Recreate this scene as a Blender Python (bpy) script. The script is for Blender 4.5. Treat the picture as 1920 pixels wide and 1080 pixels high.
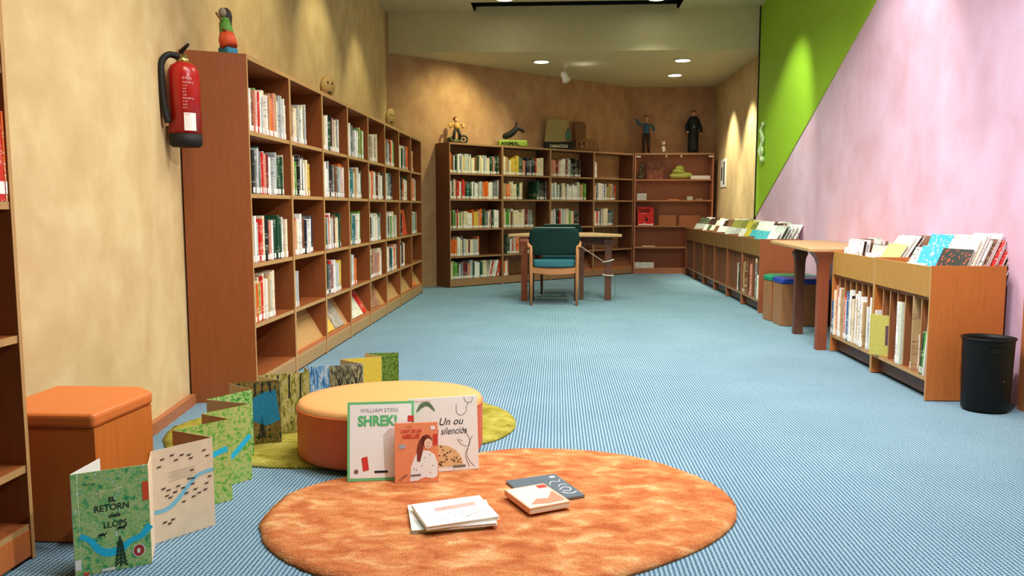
import bpy, bmesh, math, random
from mathutils import Matrix, Vector, Euler
PI = math.pi
for o in list(bpy.data.objects): bpy.data.objects.remove(o)
S = bpy.context.scene
C = S.collection
R = random.Random(7)

# ------------------------------------------------------------------ camera
cam = bpy.data.cameras.new('camera'); cam.sensor_width = 36; cam.lens = 28.125
co = bpy.data.objects.new('camera', cam); C.objects.link(co); S.camera = co
m3 = Matrix(((0.9985, -0.0056, 0.0553), (0.0556, 0.1003, -0.9934), (0.0, 0.9949, 0.1005)))
q = m3.to_quaternion(); q.normalize()
co.matrix_world = Matrix.Translation((0, 0, 1.04)) @ q.to_matrix().to_4x4()
cam.clip_start = 0.02

# ------------------------------------------------------------------ world, exposure
W = bpy.data.worlds.new('world'); S.world = W; W.use_nodes = True
W.node_tree.nodes['Background'].inputs[0].default_value = (1, .95, .88, 1)
W.node_tree.nodes['Background'].inputs[1].default_value = 0.06
S.view_settings.view_transform = 'Standard'; S.view_settings.look = 'None'
S.view_settings.gamma = 1; S.view_settings.use_curve_mapping = False
S.view_settings.exposure = 0.35

# ------------------------------------------------------------------ lights
def area(name, loc, size, power, col=(1, .95, .85), rot=(0, 0, 0), sy=None, spread=PI):
    l = bpy.data.lights.new(name, 'AREA'); l.energy = power; l.color = col
    l.shape = 'RECTANGLE'; l.size = size; l.size_y = sy or size; l.spread = spread
    o = bpy.data.objects.new(name, l); C.objects.link(o); o.location = loc; o.rotation_euler = rot
    return o
def spot(name, loc, target, power, angle=70, blend=.5, col=(1, .93, .8), r=.04):
    l = bpy.data.lights.new(name, 'SPOT'); l.energy = power; l.color = col
    l.spot_size = math.radians(angle); l.spot_blend = blend; l.shadow_soft_size = r
    o = bpy.data.objects.new(name, l); C.objects.link(o); o.location = loc
    o.rotation_euler = (Vector(target) - Vector(loc)).to_track_quat('-Z', 'Y').to_euler()
    return o
WARM = (1, .91, .55); NEUT = (1, .95, .88); COOL = (.96, .94, 1); GRN = (.9, 1, .8)
# soft fill areas added over the reading area, unseen above frame; ceiling spots follow
area('ceiling_fill_light', (.3, 2.9, 3.38), 2.2, 62, COOL, sy=1.0, spread=2.4)
area('ceiling_fill_light', (.4, 5.2, 3.38), 1.6, 55, NEUT, sy=.8, spread=2.2)
area('ceiling_fill_light', (.4, 7.6, 3.38), 1.6, 40, GRN, sy=.5, spread=2.2)
spot('wall_washer', (-1.0, 3.0, 3.34), (-1.95, 3.3, 1.1), 46, 80, .9, WARM)
spot('wall_washer', (-1.1, 4.9, 3.34), (-2.0, 5.2, 2.0), 52, 76, .8, WARM)
spot('wall_washer', (-1.1, 6.6, 3.34), (-2.05, 6.9, 1.8), 46, 70, .7, WARM)
spot('wall_washer', (-1.15, 8.1, 3.34), (-2.1, 8.5, 1.6), 40, 64, .7, WARM)
spot('wall_washer', (1.2, 2.6, 3.34), (2.42, 4.8, 1.7), 230, 88, .8, COOL)
spot('wall_washer', (1.45, 5.2, 3.34), (2.42, 6.2, 1.2), 110, 72, .7, NEUT)
spot('wall_washer', (1.6, 7.8, 3.34), (2.42, 8.9, 1.1), 130, 62, .7, GRN)
spot('key_spotlight', (2.3, 1.45, 3.3), (-.2, 2.8, 0), 290, 80, .6, COOL)
spot('floor_spotlight', (.9, 3.6, 3.3), (.6, 5.0, 0), 130, 90, .7, NEUT)
spot('floor_spotlight', (.9, 6.2, 3.3), (.5, 7.4, 0), 130, 80, .7, GRN)

# ------------------------------------------------------------------ materials
def lin(c):
    return tuple(((x/255+.055)/1.055)**2.4 if x > 10 else x/255/12.92 for x in c)
MC = {}
def nodes(name, col, rough=.6, spec=.3):
    m = bpy.data.materials.new(name); m.use_nodes = True
    nt = m.node_tree; b = nt.nodes['Principled BSDF']
    b.inputs['Base Color'].default_value = (*col, 1); b.inputs['Roughness'].default_value = rough
    b.inputs['Specular IOR Level'].default_value = spec
    return m, nt, b
def L(nt, a, b): nt.links.new(a, b)
def add(nt, t, **k):
    n = nt.nodes.new(t)
    for a, v in k.items():
        if hasattr(n, a): setattr(n, a, v)
        else: n.inputs[a].default_value = v
    return n
def mapping(nt, scale, coord='Object', rot=(0, 0, 0)):
    tc = add(nt, 'ShaderNodeTexCoord'); mp = add(nt, 'ShaderNodeMapping')
    mp.inputs['Scale'].default_value = scale; mp.inputs['Rotation'].default_value = rot
    L(nt, tc.outputs[coord], mp.inputs[0]); return mp
def ramp(nt, fac, stops):
    r = add(nt, 'ShaderNodeValToRGB'); e = r.color_ramp.elements
    while len(e) < len(stops): e.new(.5)
    for i, (p, c) in enumerate(stops): e[i].position = p; e[i].color = (*c, 1)
    L(nt, fac, r.inputs[0]); return r
def bump(nt, b, h, s, d=.01):
    n = add(nt, 'ShaderNodeBump'); n.inputs['Strength'].default_value = s; n.inputs['Distance'].default_value = d
    L(nt, h, n.inputs['Height']); L(nt, n.outputs[0], b.inputs['Normal'])
def mat(name, rgb, rough=.6, var=.1, scale=8, spec=.3, metal=0, bmp=0):
    if name in MC: return MC[name]
    c = lin(rgb); m, nt, b = nodes(name, c, rough, spec); b.inputs['Metallic'].default_value = metal
    if var:
        mp = mapping(nt, (scale,)*3); n = add(nt, 'ShaderNodeTexNoise'); n.inputs['Detail'].default_value = 4
        L(nt, mp.outputs[0], n.inputs[0])
        r = ramp(nt, n.outputs[0], [(.3, tuple(x*(1-var) for x in c)), (.7, tuple(min(1, x*(1+var)) for x in c))])
        L(nt, r.outputs[0], b.inputs['Base Color'])
        if bmp: bump(nt, b, n.outputs[0], bmp)
    MC[name] = m; return m
def wood(name, rgb, scale=(14, 14, 1.2), var=.08, rough=.45):
    if name in MC: return MC[name]
    c = lin(rgb); m, nt, b = nodes(name, c, rough, .35)
    mp = mapping(nt, scale); n = add(nt, 'ShaderNodeTexNoise'); n.inputs['Detail'].default_value = 6
    n.inputs['Distortion'].default_value = .6
    L(nt, mp.outputs[0], n.inputs[0])
    r = ramp(nt, n.outputs[0], [(.3, tuple(x*(1-var) for x in c)), (.7, tuple(x*(1+var) for x in c))])
    L(nt, r.outputs[0], b.inputs['Base Color']); bump(nt, b, n.outputs[0], .03, .004)
    MC[name] = m; return m
def plaster(name, c1, c2, c3, sc=1.1):
    if name in MC: return MC[name]
    m, nt, b = nodes(name, lin(c2), .8, .15)
    mp = mapping(nt, (sc, sc, sc*.8)); n = add(nt, 'ShaderNodeTexNoise')
    n.inputs['Detail'].default_value = 8; n.inputs['Roughness'].default_value = .55; n.inputs['Distortion'].default_value = .25
    L(nt, mp.outputs[0], n.inputs[0])
    r = ramp(nt, n.outputs[0], [(.33, lin(c1)), (.5, lin(c2)), (.68, lin(c3))])
    L(nt, r.outputs[0], b.inputs['Base Color']); bump(nt, b, n.outputs[0], .15, .02)
    MC[name] = m; return m

M_wall = plaster('sand_plaster', (202, 174, 124), (210, 184, 134), (218, 196, 146))
M_back = plaster('shaded_sand_plaster', (170, 128, 96), (180, 140, 104), (190, 152, 114))  # same plaster as the left wall, shade put into a browner tone
M_pink = plaster('pink_plaster', (214, 174, 192), (220, 184, 206), (224, 194, 218), .7)
M_green = mat('lime_green_paint', (156, 200, 48), .6, .03, 2)
M_ceil = mat('ceiling_paint', (204, 194, 150), .85, .03, 2)
M_black = mat('black_gap', (14, 14, 12), .8, 0)
W_in = wood('bookcase_wood', (140, 77, 37)); W_edge = wood('bookcase_edge', (184, 144, 90))
W_dk = wood('dark_bookcase_wood', (118, 72, 48)); W_dke = wood('dark_bookcase_edge', (160, 120, 84))
W_or = wood('orange_wood', (190, 108, 50)); W_tan = wood('tan_wood_board', (176, 132, 66))
W_bsd = wood('browser_side_wood', (150, 84, 50)); W_bfr = wood('browser_front_wood', (140, 102, 56))
W_slot = wood('browser_inner_wood', (142, 88, 52))
W_red = wood('reddish_leg_wood', (134, 68, 40)); W_leg = wood('dark_leg_wood', (96, 60, 44))
W_light = wood('light_beech', (182, 124, 80)); W_top = wood('table_top_laminate', (188, 152, 106), (3, 20, 20))
W_cab = wood('cabinet_wood', (184, 116, 82)); W_plinth = wood('plinth_wood', (165, 132, 84), (14, 1.2, 14))
W_skirt = wood('skirting_wood', (168, 104, 62), (12, 1.5, 12))
M_white = mat('white_paper', (238, 236, 228), .7, .03, 20)
M_pages = mat('page_block', (226, 218, 196), .8, .06, 60)

def carpet():
    m, nt, b = nodes('blue_rib_carpet', (.2, .3, .4), .95, .05)
    tc = add(nt, 'ShaderNodeTexCoord'); sp = add(nt, 'ShaderNodeSeparateXYZ'); L(nt, tc.outputs['Object'], sp.inputs[0])
    def mth(op, a, v=None, v2=None):
        n = add(nt, 'ShaderNodeMath'); n.operation = op
        for i, q in enumerate((a, v, v2)):
            if q is None: continue
            if isinstance(q, (int, float)): n.inputs[i].default_value = q
            else: L(nt, q, n.inputs[i])
        return n.outputs[0]
    P = .0145
    n = add(nt, 'ShaderNodeTexNoise'); n.inputs['Scale'].default_value = 60; n.inputs['Detail'].default_value = 4; n.inputs['Roughness'].default_value = .7
    L(nt, tc.outputs['Object'], n.inputs[0])
    xx = mth('ADD', mth('MULTIPLY', sp.outputs[0], 2*PI/P), mth('MULTIPLY', n.outputs[0], 2.2))
    a = mth('SINE', xx)
    fl_ = mth('MULTIPLY', mth('FLOOR', mth('DIVIDE', sp.outputs[0], P)), PI*.9)
    c = mth('SINE', mth('ADD', mth('MULTIPLY', sp.outputs[1], 2*PI/.013), fl_))
    n3 = add(nt, 'ShaderNodeTexNoise'); n3.inputs['Scale'].default_value = 260; L(nt, tc.outputs['Object'], n3.inputs[0])
    v = mth('ADD', mth('MULTIPLY', a, .2), mth('MULTIPLY', c, .1))
    v = mth('ADD', v, mth('ADD', mth('MULTIPLY', n3.outputs[0], .9), .05))
    r = ramp(nt, v, [(.2, lin((46, 72, 94))), (.42, lin((90, 122, 140))), (.6, lin((134, 162, 174))), (.85, lin((164, 188, 196)))])
    n4 = add(nt, 'ShaderNodeTexNoise'); n4.inputs['Scale'].default_value = 2.2; n4.inputs['Detail'].default_value = 3; L(nt, tc.outputs['Object'], n4.inputs[0])
    r4 = ramp(nt, n4.outputs[0], [(.35, (.9, .92, .93)), (.65, (1, 1, 1))])
    mx = add(nt, 'ShaderNodeMix'); mx.data_type = 'RGBA'; mx.blend_type = 'MULTIPLY'; mx.inputs[0].default_value = 1
    L(nt, r.outputs[0], mx.inputs[6]); L(nt, r4.outputs[0], mx.inputs[7]); L(nt, mx.outputs[2], b.inputs['Base Color'])
    bump(nt, b, v, .5, .004)
    return m
M_carpet = carpet()
def rugmat(name, a, bb, c, d):
    m, nt, b = nodes(name, lin(bb), .95, .05)
    mp = mapping(nt, (2.2, 3.6, 3), rot=(0, 0, .12)); n = add(nt, 'ShaderNodeTexNoise'); n.inputs['Detail'].default_value = 5
    n.inputs['Distortion'].default_value = .5; n.inputs['Roughness'].default_value = .5
    L(nt, mp.outputs[0], n.inputs[0])
    r = ramp(nt, n.outputs[0], [(.32, lin(a)), (.45, lin(bb)), (.56, lin(c)), (.7, lin(d))])
    n2 = add(nt, 'ShaderNodeTexNoise'); n2.inputs['Scale'].default_value = 170; n2.inputs['Detail'].default_value = 3
    tc = add(nt, 'ShaderNodeTexCoord'); L(nt, tc.outputs['Object'], n2.inputs[0])
    r2 = ramp(nt, n2.outputs[0], [(.3, (.62, .56, .52)), (.5, (1, 1, 1)), (.72, (1.2, 1.2, 1.15))])
    mx = add(nt, 'ShaderNodeMix'); mx.data_type = 'RGBA'; mx.blend_type = 'MULTIPLY'; mx.inputs[0].default_value = .75
    L(nt, r.outputs[0], mx.inputs[6]); L(nt, r2.outputs[0], mx.inputs[7]); L(nt, mx.outputs[2], b.inputs['Base Color'])
    bump(nt, b, n2.outputs[0], .6, .008); return m
M_rug = rugmat('orange_pile', (168, 92, 52), (184, 112, 66), (194, 130, 80), (212, 166, 114))
M_rugy = rugmat('olive_pile', (124, 114, 40), (146, 138, 54), (158, 150, 64), (172, 164, 84))

def bookmat(name, rgb, ink):
    m, nt, b = nodes(name, lin(rgb), .5, .4)
    oi = add(nt, 'ShaderNodeObjectInfo'); tc = add(nt, 'ShaderNodeTexCoord')
    mp = add(nt, 'ShaderNodeMapping'); mp.inputs['Scale'].default_value = (110, 4, 210)
    ml = add(nt, 'ShaderNodeMath'); ml.operation = 'MULTIPLY'; ml.inputs[1].default_value = 53
    L(nt, oi.outputs['Random'], ml.inputs[0]); L(nt, ml.outputs[0], mp.inputs['Location'])
    L(nt, tc.outputs['Object'], mp.inputs[0])
    n = add(nt, 'ShaderNodeTexNoise'); n.inputs['Scale'].default_value = 1; n.inputs['Detail'].default_value = 1
    L(nt, mp.outputs[0], n.inputs[0])
    mp2 = add(nt, 'ShaderNodeMapping'); mp2.inputs['Scale'].default_value = (3, 3, 11)
    L(nt, ml.outputs[0], mp2.inputs['Location']); L(nt, tc.outputs['Object'], mp2.inputs[0])
    n2 = add(nt, 'ShaderNodeTexNoise'); n2.inputs['Scale'].default_value = 1; L(nt, mp2.outputs[0], n2.inputs[0])
    g = add(nt, 'ShaderNodeMath'); g.operation = 'GREATER_THAN'; g.inputs[1].default_value = .57; L(nt, n.outputs[0], g.inputs[0])
    g2 = add(nt, 'ShaderNodeMath'); g2.operation = 'GREATER_THAN'; g2.inputs[1].default_value = .53; L(nt, n2.outputs[0], g2.inputs[0])
    pr = add(nt, 'ShaderNodeMath'); pr.operation = 'MULTIPLY'; L(nt, g.outputs[0], pr.inputs[0]); L(nt, g2.outputs[0], pr.inputs[1])
    mx = add(nt, 'ShaderNodeMix'); mx.data_type = 'RGBA'; mx.inputs[6].default_value = (*lin(rgb), 1); mx.inputs[7].default_value = (*lin(ink), 1)
    fm = add(nt, 'ShaderNodeMath'); fm.operation = 'MULTIPLY'; fm.inputs[1].default_value = .6; L(nt, pr.outputs[0], fm.inputs[0]); L(nt, fm.outputs[0], mx.inputs[0])
    L(nt, mx.outputs[2], b.inputs['Base Color'])
    return m
BK = {}
for nm, rgb, ink in [('white', (240, 238, 230), (60, 60, 60)), ('cream', (232, 218, 184), (120, 60, 40)), ('pale grey', (190, 194, 190), (50, 60, 60)),
        ('grey', (120, 124, 122), (230, 230, 225)), ('black', (26, 28, 28), (210, 205, 190)), ('dark green', (28, 74, 48), (220, 215, 190)),
        ('green', (92, 152, 52), (240, 240, 210)), ('teal', (40, 112, 118), (230, 235, 230)), ('blue', (58, 96, 150), (235, 235, 235)),
        ('red', (204, 44, 32), (240, 225, 200)), ('orange', (232, 108, 34), (250, 235, 210)), ('salmon', (214, 140, 116), (90, 40, 40)),
        ('brown', (112, 66, 40), (225, 200, 150)), ('yellow', (222, 188, 74), (60, 50, 30)), ('burgundy', (116, 28, 40), (230, 210, 180)),
        ('navy', (28, 36, 62), (225, 220, 200)), ('tan', (190, 156, 108), (70, 40, 20))]:
    BK[nm] = bookmat('book_cover_' + nm.replace(' ', '_'), rgb, ink)
BKN = list(BK)
def comicmat(name, rgb, rgb2, sc=13):
    m, nt, b = nodes(name, lin(rgb), .4, .4)
    mp = mapping(nt, (sc, sc, sc)); oi = add(nt, 'ShaderNodeObjectInfo')
    ml = add(nt, 'ShaderNodeMath'); ml.operation = 'MULTIPLY'; ml.inputs[1].default_value = 40
    L(nt, oi.outputs['Random'], ml.inputs[0]); L(nt, ml.outputs[0], mp.inputs['Location'])
    n = add(nt, 'ShaderNodeTexNoise'); n.inputs['Detail'].default_value = 2; n.inputs['Distortion'].default_value = .4
    L(nt, mp.outputs[0], n.inputs[0])
    c = lin(rgb); c2 = lin(rgb2); mid = tuple(.55*p+.45*q_ for p, q_ in zip(c, c2)); r = ramp(nt, n.outputs[0], [(.58, c), (.62, mid), (.66, c2), (.72, c)])
    L(nt, r.outputs[0], b.inputs['Base Color']); return m
CM = {'white': comicmat('comic_white', (240, 238, 230), (90, 90, 95)), 'cream': comicmat('comic_cream', (230, 222, 190), (140, 90, 60)),
      'pale grey': comicmat('comic_grey', (196, 202, 196), (50, 60, 58)), 'light blue': comicmat('comic_blue', (70, 176, 220), (235, 240, 240)),
      'black': comicmat('comic_black', (34, 40, 34), (216, 84, 48)), 'lime green': comicmat('comic_green', (200, 214, 120), (120, 150, 70)),
      'red': comicmat('comic_red', (200, 48, 44), (245, 225, 205)), 'dark green': comicmat('comic_dark_green', (66, 84, 60), (200, 205, 170)),
      'yellow': comicmat('comic_yellow', (206, 196, 70), (90, 100, 50)), 'brown': comicmat('comic_brown', (108, 72, 52), (210, 180, 150)),
      'teal': comicmat('comic_teal', (60, 176, 190), (240, 240, 235)), 'olive': comicmat('comic_olive', (140, 140, 70), (60, 60, 40))}

# ------------------------------------------------------------------ helpers
class MB:
    def __init__(s): s.bm = bmesh.new()
    def face(s, vs, mi=0, smooth=False):
        try:
            f = s.bm.faces.new(vs); f.material_index = mi; f.smooth = smooth; return f
        except ValueError: return None
    def prism(s, poly, z0, z1, mi=0, side=None, mat=None):
        M = mat or Matrix()
        a = [s.bm.verts.new(M @ Vector((x, y, z0))) for x, y in poly]; b = [s.bm.verts.new(M @ Vector((x, y, z1))) for x, y in poly]
        n = len(poly)
        s.face(a[::-1], mi); s.face(b, mi)
        for i in range(n):
            s.face([a[i], a[(i+1) % n], b[(i+1) % n], b[i]], mi if side is None else side)
        return s
    def box(s, x0, x1, y0, y1, z0, z1, mi=0, front=None, mat=None, top=None):
        M = mat or Matrix()
        v = [s.bm.verts.new(M @ Vector(p)) for p in ((x0, y0, z0), (x1, y0, z0), (x1, y1, z0), (x0, y1, z0), (x0, y0, z1), (x1, y0, z1), (x1, y1, z1), (x0, y1, z1))]
        for k, q in enumerate(((3, 2, 1, 0), (4, 5, 6, 7), (0, 1, 5, 4), (1, 2, 6, 5), (2, 3, 7, 6), (3, 0, 4, 7))):
            s.face([v[i] for i in q], front if (k == 2 and front is not None) else (top if (k == 1 and top is not None) else mi))
        return s
    def lathe(s, prof, n=24, mi=0, mat=None, smooth=True, sx=1, sy=1):
        M = mat or Matrix(); rings = []
        for r, z in prof:
            if r < 1e-6: rings.append([s.bm.verts.new(M @ Vector((0, 0, z)))])
            else: rings.append([s.bm.verts.new(M @ Vector((r*sx*math.cos(2*PI*i/n), r*sy*math.sin(2*PI*i/n), z))) for i in range(n)])
        for a, b in zip(rings, rings[1:]):
            for i in range(n):
                j = (i+1) % n
                if len(a) == 1 and len(b) == 1: continue
                if len(a) == 1: s.face([a[0], b[j], b[i]], mi, smooth)
                elif len(b) == 1: s.face([a[i], a[j], b[0]], mi, smooth)
                else: s.face([a[i], a[j], b[j], b[i]], mi, smooth)
        return s
    def tube(s, pts, r, n=8, mi=0, smooth=True):
        pts = [Vector(p) for p in pts]; rs = r if isinstance(r, (list, tuple)) else [r]*len(pts)
        rings = []; up = Vector((0, 0, 1))
        for i, p in enumerate(pts):
            t = (pts[min(i+1, len(pts)-1)] - pts[max(i-1, 0)]).normalized()
            if abs(t.dot(up)) > .95: up = Vector((1, 0, 0))
            a = t.cross(up).normalized(); b = a.cross(t).normalized(); up = b
            rings.append([s.bm.verts.new(p + rs[i]*(a*math.cos(2*PI*k/n)+b*math.sin(2*PI*k/n))) for k in range(n)])
        for A, B in zip(rings, rings[1:]):
            for k in range(n): s.face([A[k], A[(k+1) % n], B[(k+1) % n], B[k]], mi, smooth)
        s.face(rings[0][::-1], mi); s.face(rings[-1], mi); return s
    def ell(s, c, r, mi=0, n=14, mat=None):
        M = (mat or Matrix()) @ Matrix.Translation(c)
        prof = [(math.sin(PI*k/8), -math.cos(PI*k/8)) for k in range(9)]
        MM = M @ Matrix.Diagonal((r[0], r[1], r[2], 1)); prof[0] = (0, -1); prof[-1] = (0, 1)
        return s.lathe(prof, n, mi, MM)
    def poly(s, F, pts, off=.0006, mi=0):
        vs = [s.bm.verts.new(F(x, y, off)) for x, y in pts]; return s.face(vs, mi)
    def obj(s, name, mats, parent=None, loc=None, rz=0, bevel=0, rec=True):
        if rec: bmesh.ops.recalc_face_normals(s.bm, faces=s.bm.faces)
        me = bpy.data.meshes.new(name); s.bm.to_mesh(me); s.bm.free()
        for m in (mats if isinstance(mats, (list, tuple)) else [mats]): me.materials.append(m)
        o = bpy.data.objects.new(name, me); C.objects.link(o)
        if parent: o.parent = parent
        if loc: o.location = loc
        o.rotation_euler = (0, 0, rz)
        if bevel:
            b = o.modifiers.new('bevel', 'BEVEL'); b.width = bevel; b.segments = 3; b.limit_method = 'ANGLE'
        return o
def tag(o, label, cat, group=None):
    o['label'] = label; o['category'] = cat
    if group: o['group'] = group
    return o
def thing(name, label, cat, loc=(0, 0, 0), rz=0, group=None):
    o = bpy.data.objects.new(name, None); C.objects.link(o); o.empty_display_size = .1
    o.location = loc; o.rotation_euler = (0, 0, rz); return tag(o, label, cat, group)
def struct(o): o['kind'] = 'structure'; return o
def dup(root, loc, rz, label, group=None):
    r = root.copy(); C.objects.link(r); r.location = loc; r.rotation_euler = (0, 0, rz); r['label'] = label
    if group: r['group'] = group
    for ch in list(root.children):
        c = ch.copy(); C.objects.link(c); c.parent = r
        for g in list(ch.children):
            d = g.copy(); C.objects.link(d); d.parent = c
    return r
def skin(name, verts, edges, radii, m, parent=None, sub=1):
    me = bpy.data.meshes.new(name); me.from_pydata(verts, edges, []); me.materials.append(m)
    o = bpy.data.objects.new(name, me); C.objects.link(o)
    if parent: o.parent = parent
    sk = o.modifiers.new('skin', 'SKIN'); sk.use_smooth_shade = True
    if not me.skin_vertices: me.skin_vertices.new() if hasattr(me.skin_vertices, 'new') else None
    lay = me.skin_vertices[0].data if me.skin_vertices else None
    if lay:
        for i, r in enumerate(radii): lay[i].radius = (r, r) if not isinstance(r, tuple) else r
        lay[0].use_root = True
    s2 = o.modifiers.new('sub', 'SUBSURF'); s2.levels = sub; s2.render_levels = sub
    return o
def smooth_path(pts, n=6):
    out = []; P = [Vector(p) for p in pts]
    for i in range(len(P)-1):
        p0 = P[max(i-1, 0)]; p1 = P[i]; p2 = P[i+1]; p3 = P[min(i+2, len(P)-1)]
        for k in range(n):
            t = k/n
            out.append(.5*((2*p1)+(p2-p0)*t+(2*p0-5*p1+4*p2-p3)*t*t+(3*p1-p0-3*p2+p3)*t**3))
    out.append(P[-1]); return out
def frame(o, u, v):
    o = Vector(o); u = Vector(u).normalized(); v = Vector(v).normalized(); n = u.cross(v).normalized()
    return lambda x, y, off=0: o + u*x + v*y + n*off
def text(s, F, x, y, size, m, parent, name='lettering', shear=0, off=.0012, xs=1, align='LEFT', bold=0, label=None):
    cu = bpy.data.curves.new('t', 'FONT'); cu.body = s; cu.size = size; cu.shear = shear; cu.align_x = align; cu.offset = bold
    cu.resolution_u = 3
    t = bpy.data.objects.new('t', cu); C.objects.link(t)
    dg = bpy.context.evaluated_depsgraph_get(); dg.update()
    me = bpy.data.meshes.new_from_object(t.evaluated_get(dg)); bpy.data.objects.remove(t)
    for v in me.vertices: v.co = F(x + v.co.x*xs, y + v.co.y, off)
    me.materials.clear(); me.materials.append(m); me.name = name
    o = bpy.data.objects.new(name, me); C.objects.link(o); o.parent = parent
    if label: o['label'] = label
    return o
def ribbon(mb, F, pts, w, off=.0008, mi=0, n=6):
    P = smooth_path([(a, b, 0) for a, b in pts], n); ws = w if isinstance(w, (list, tuple)) else [w]*len(pts)
    l = []; r = []
    for i, p in enumerate(P):
        t = (P[min(i+1, len(P)-1)]-P[max(i-1, 0)]).normalized(); nn = Vector((-t.y, t.x, 0))
        f = i/(len(P)-1)*(len(ws)-1); k = min(int(f), len(ws)-2) if len(ws) > 1 else 0
        ww = ws[k]+(ws[k+1]-ws[k])*(f-k) if len(ws) > 1 else ws[0]
        a = p+nn*ww/2; b = p-nn*ww/2
        l.append(mb.bm.verts.new(F(a.x, a.y, off))); r.append(mb.bm.verts.new(F(b.x, b.y, off)))
    for i in range(len(P)-1): mb.face([l[i], l[i+1], r[i+1], r[i]], mi)
def disc(mb, F, cx, cy, rx, ry, off=.0008, mi=0, n=20, jag=0):
    mb.poly(F, [(cx+rx*(1+R.uniform(-jag, jag))*math.cos(2*PI*i/n), cy+ry*(1+R.uniform(-jag, jag))*math.sin(2*PI*i/n)) for i in range(n)], off, mi)

# ------------------------------------------------------------------ room
CEIL = 3.42; LOW = 2.93; SY = 10.0
fl = MB(); fl.box(-2.6, 3.2, -2.5, 13.6, -.1, 0); struct(fl.obj('floor', M_carpet))
# left wall: gently faceted
wl = [(-1.9, -2.5), (-1.9, 2.6), (-1.86, 3.2), (-1.865, 3.5), (-1.945, 4.1), (-1.96, 4.6), (-2.11, 9.97)]
def wallstrip(name, pts, z0, z1, m, th=.15, side=1):
    mb = MB(); n = len(pts); off = []
    for i, (x, y) in enumerate(pts):
        a = Vector(pts[max(i-1, 0)]); b = Vector(pts[min(i+1, n-1)]); t = (b-a).normalized()
        off.append((x-side*t.y*th, y+side*t.x*th))
    mb.prism(pts+off[::-1], z0, z1); return struct(mb.obj(name, m))
wallstrip('wall_left', wl, 0, CEIL+.2, M_wall)
# angled back wall and straight back wall
bl = [(-2.11, 9.97), (1.17, 13.02)]
wallstrip('wall_back', bl, 0, CEIL, M_back)
wallstrip('wall_back_right', [(1.17, 13.02), (2.6, 13.02)], 0, CEIL, M_back)
mb = MB(); mb.box(2.5, 2.65, 9.97, 13.1, 0, CEIL); struct(mb.obj('wall_right_far', M_wall))
# pink wall with green triangle (both on one wall face; the green is a separate board, slightly proud)
mb = MB(); mb.box(2.42, 2.6, 4.2, 9.93, 0, CEIL+.1); struct(mb.obj('wall_right', M_pink))
mb = MB()
Mx = Matrix(((0, 0, 1, 2.412), (1, 0, 0, 0), (0, 1, 0, 0), (0, 0, 0, 1)))
mb.prism([(9.93, .93), (9.93, CEIL), (4.69, CEIL)], 0, .008, mat=Mx); struct(mb.obj('wall_right_green_triangle', M_green))
mb = MB(); mb.box(2.405, 2.5, 9.93, 9.97, 0, CEIL); struct(mb.obj('trim_1', M_black))
mb = MB(); mb.box(2.43, 2.6, -2.5, 4.13, 0, CEIL); struct(mb.obj('wall_right_near', M_wall))
mb = MB(); mb.box(2.385, 2.43, 4.13, 4.2, 0, 2.35); struct(mb.obj('trim_2', W_skirt))
mb = MB(); mb.box(2.40, 2.43, 2.5, 4.13, 0, .05); struct(mb.obj('baseboard_right', W_skirt))
mb = MB(); mb.box(-2.2, 2.8, -2.6, -2.5, 0, CEIL); struct(mb.obj('wall_front', M_wall))
# ceiling with the dark screen pocket
mb = MB(); x0, x1, y0, y1 = -1.0, 1.43, 9.62, SY
for a in ((-2.3, x0, -2.6, SY), (x1, 2.7, -2.6, SY), (x0, x1, -2.6, y0)): mb.box(*a, CEIL, CEIL+.1)
struct(mb.obj('ceiling', M_ceil))
mb = MB(); mb.box(-2.3, 2.7, SY, SY+.1, LOW, CEIL+.05); struct(mb.obj('ceiling_drop_face', M_ceil))
mb = MB(); mb.box(x0-.02, x1+.02, y0-.02, y0, CEIL, CEIL+.5); mb.box(x0-.02, x0, y0, SY, CEIL, CEIL+.5); mb.box(x1, x1+.02, y0, SY, CEIL, CEIL+.5)
mb.box(x0-.02, x1+.02, SY, SY+.02, CEIL+.05, CEIL+.5); mb.box(x0-.02, x1+.02, y0, SY, CEIL+.5, CEIL+.52); struct(mb.obj('ceiling_pocket', M_black))
mb = MB(); mb.box(-2.5, 2.7, SY+.1, 13.2, LOW, LOW+.08); struct(mb.obj('ceiling_low', M_ceil))
mb = MB()
bb = [(-1.86, 3.2), (-1.865, 3.5), (-1.935, 4.06)]
mb.prism(bb+[(x+.03, y+.005) for x, y in bb[::-1]], 0, .055); struct(mb.obj('baseboard_left', W_skirt))

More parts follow.
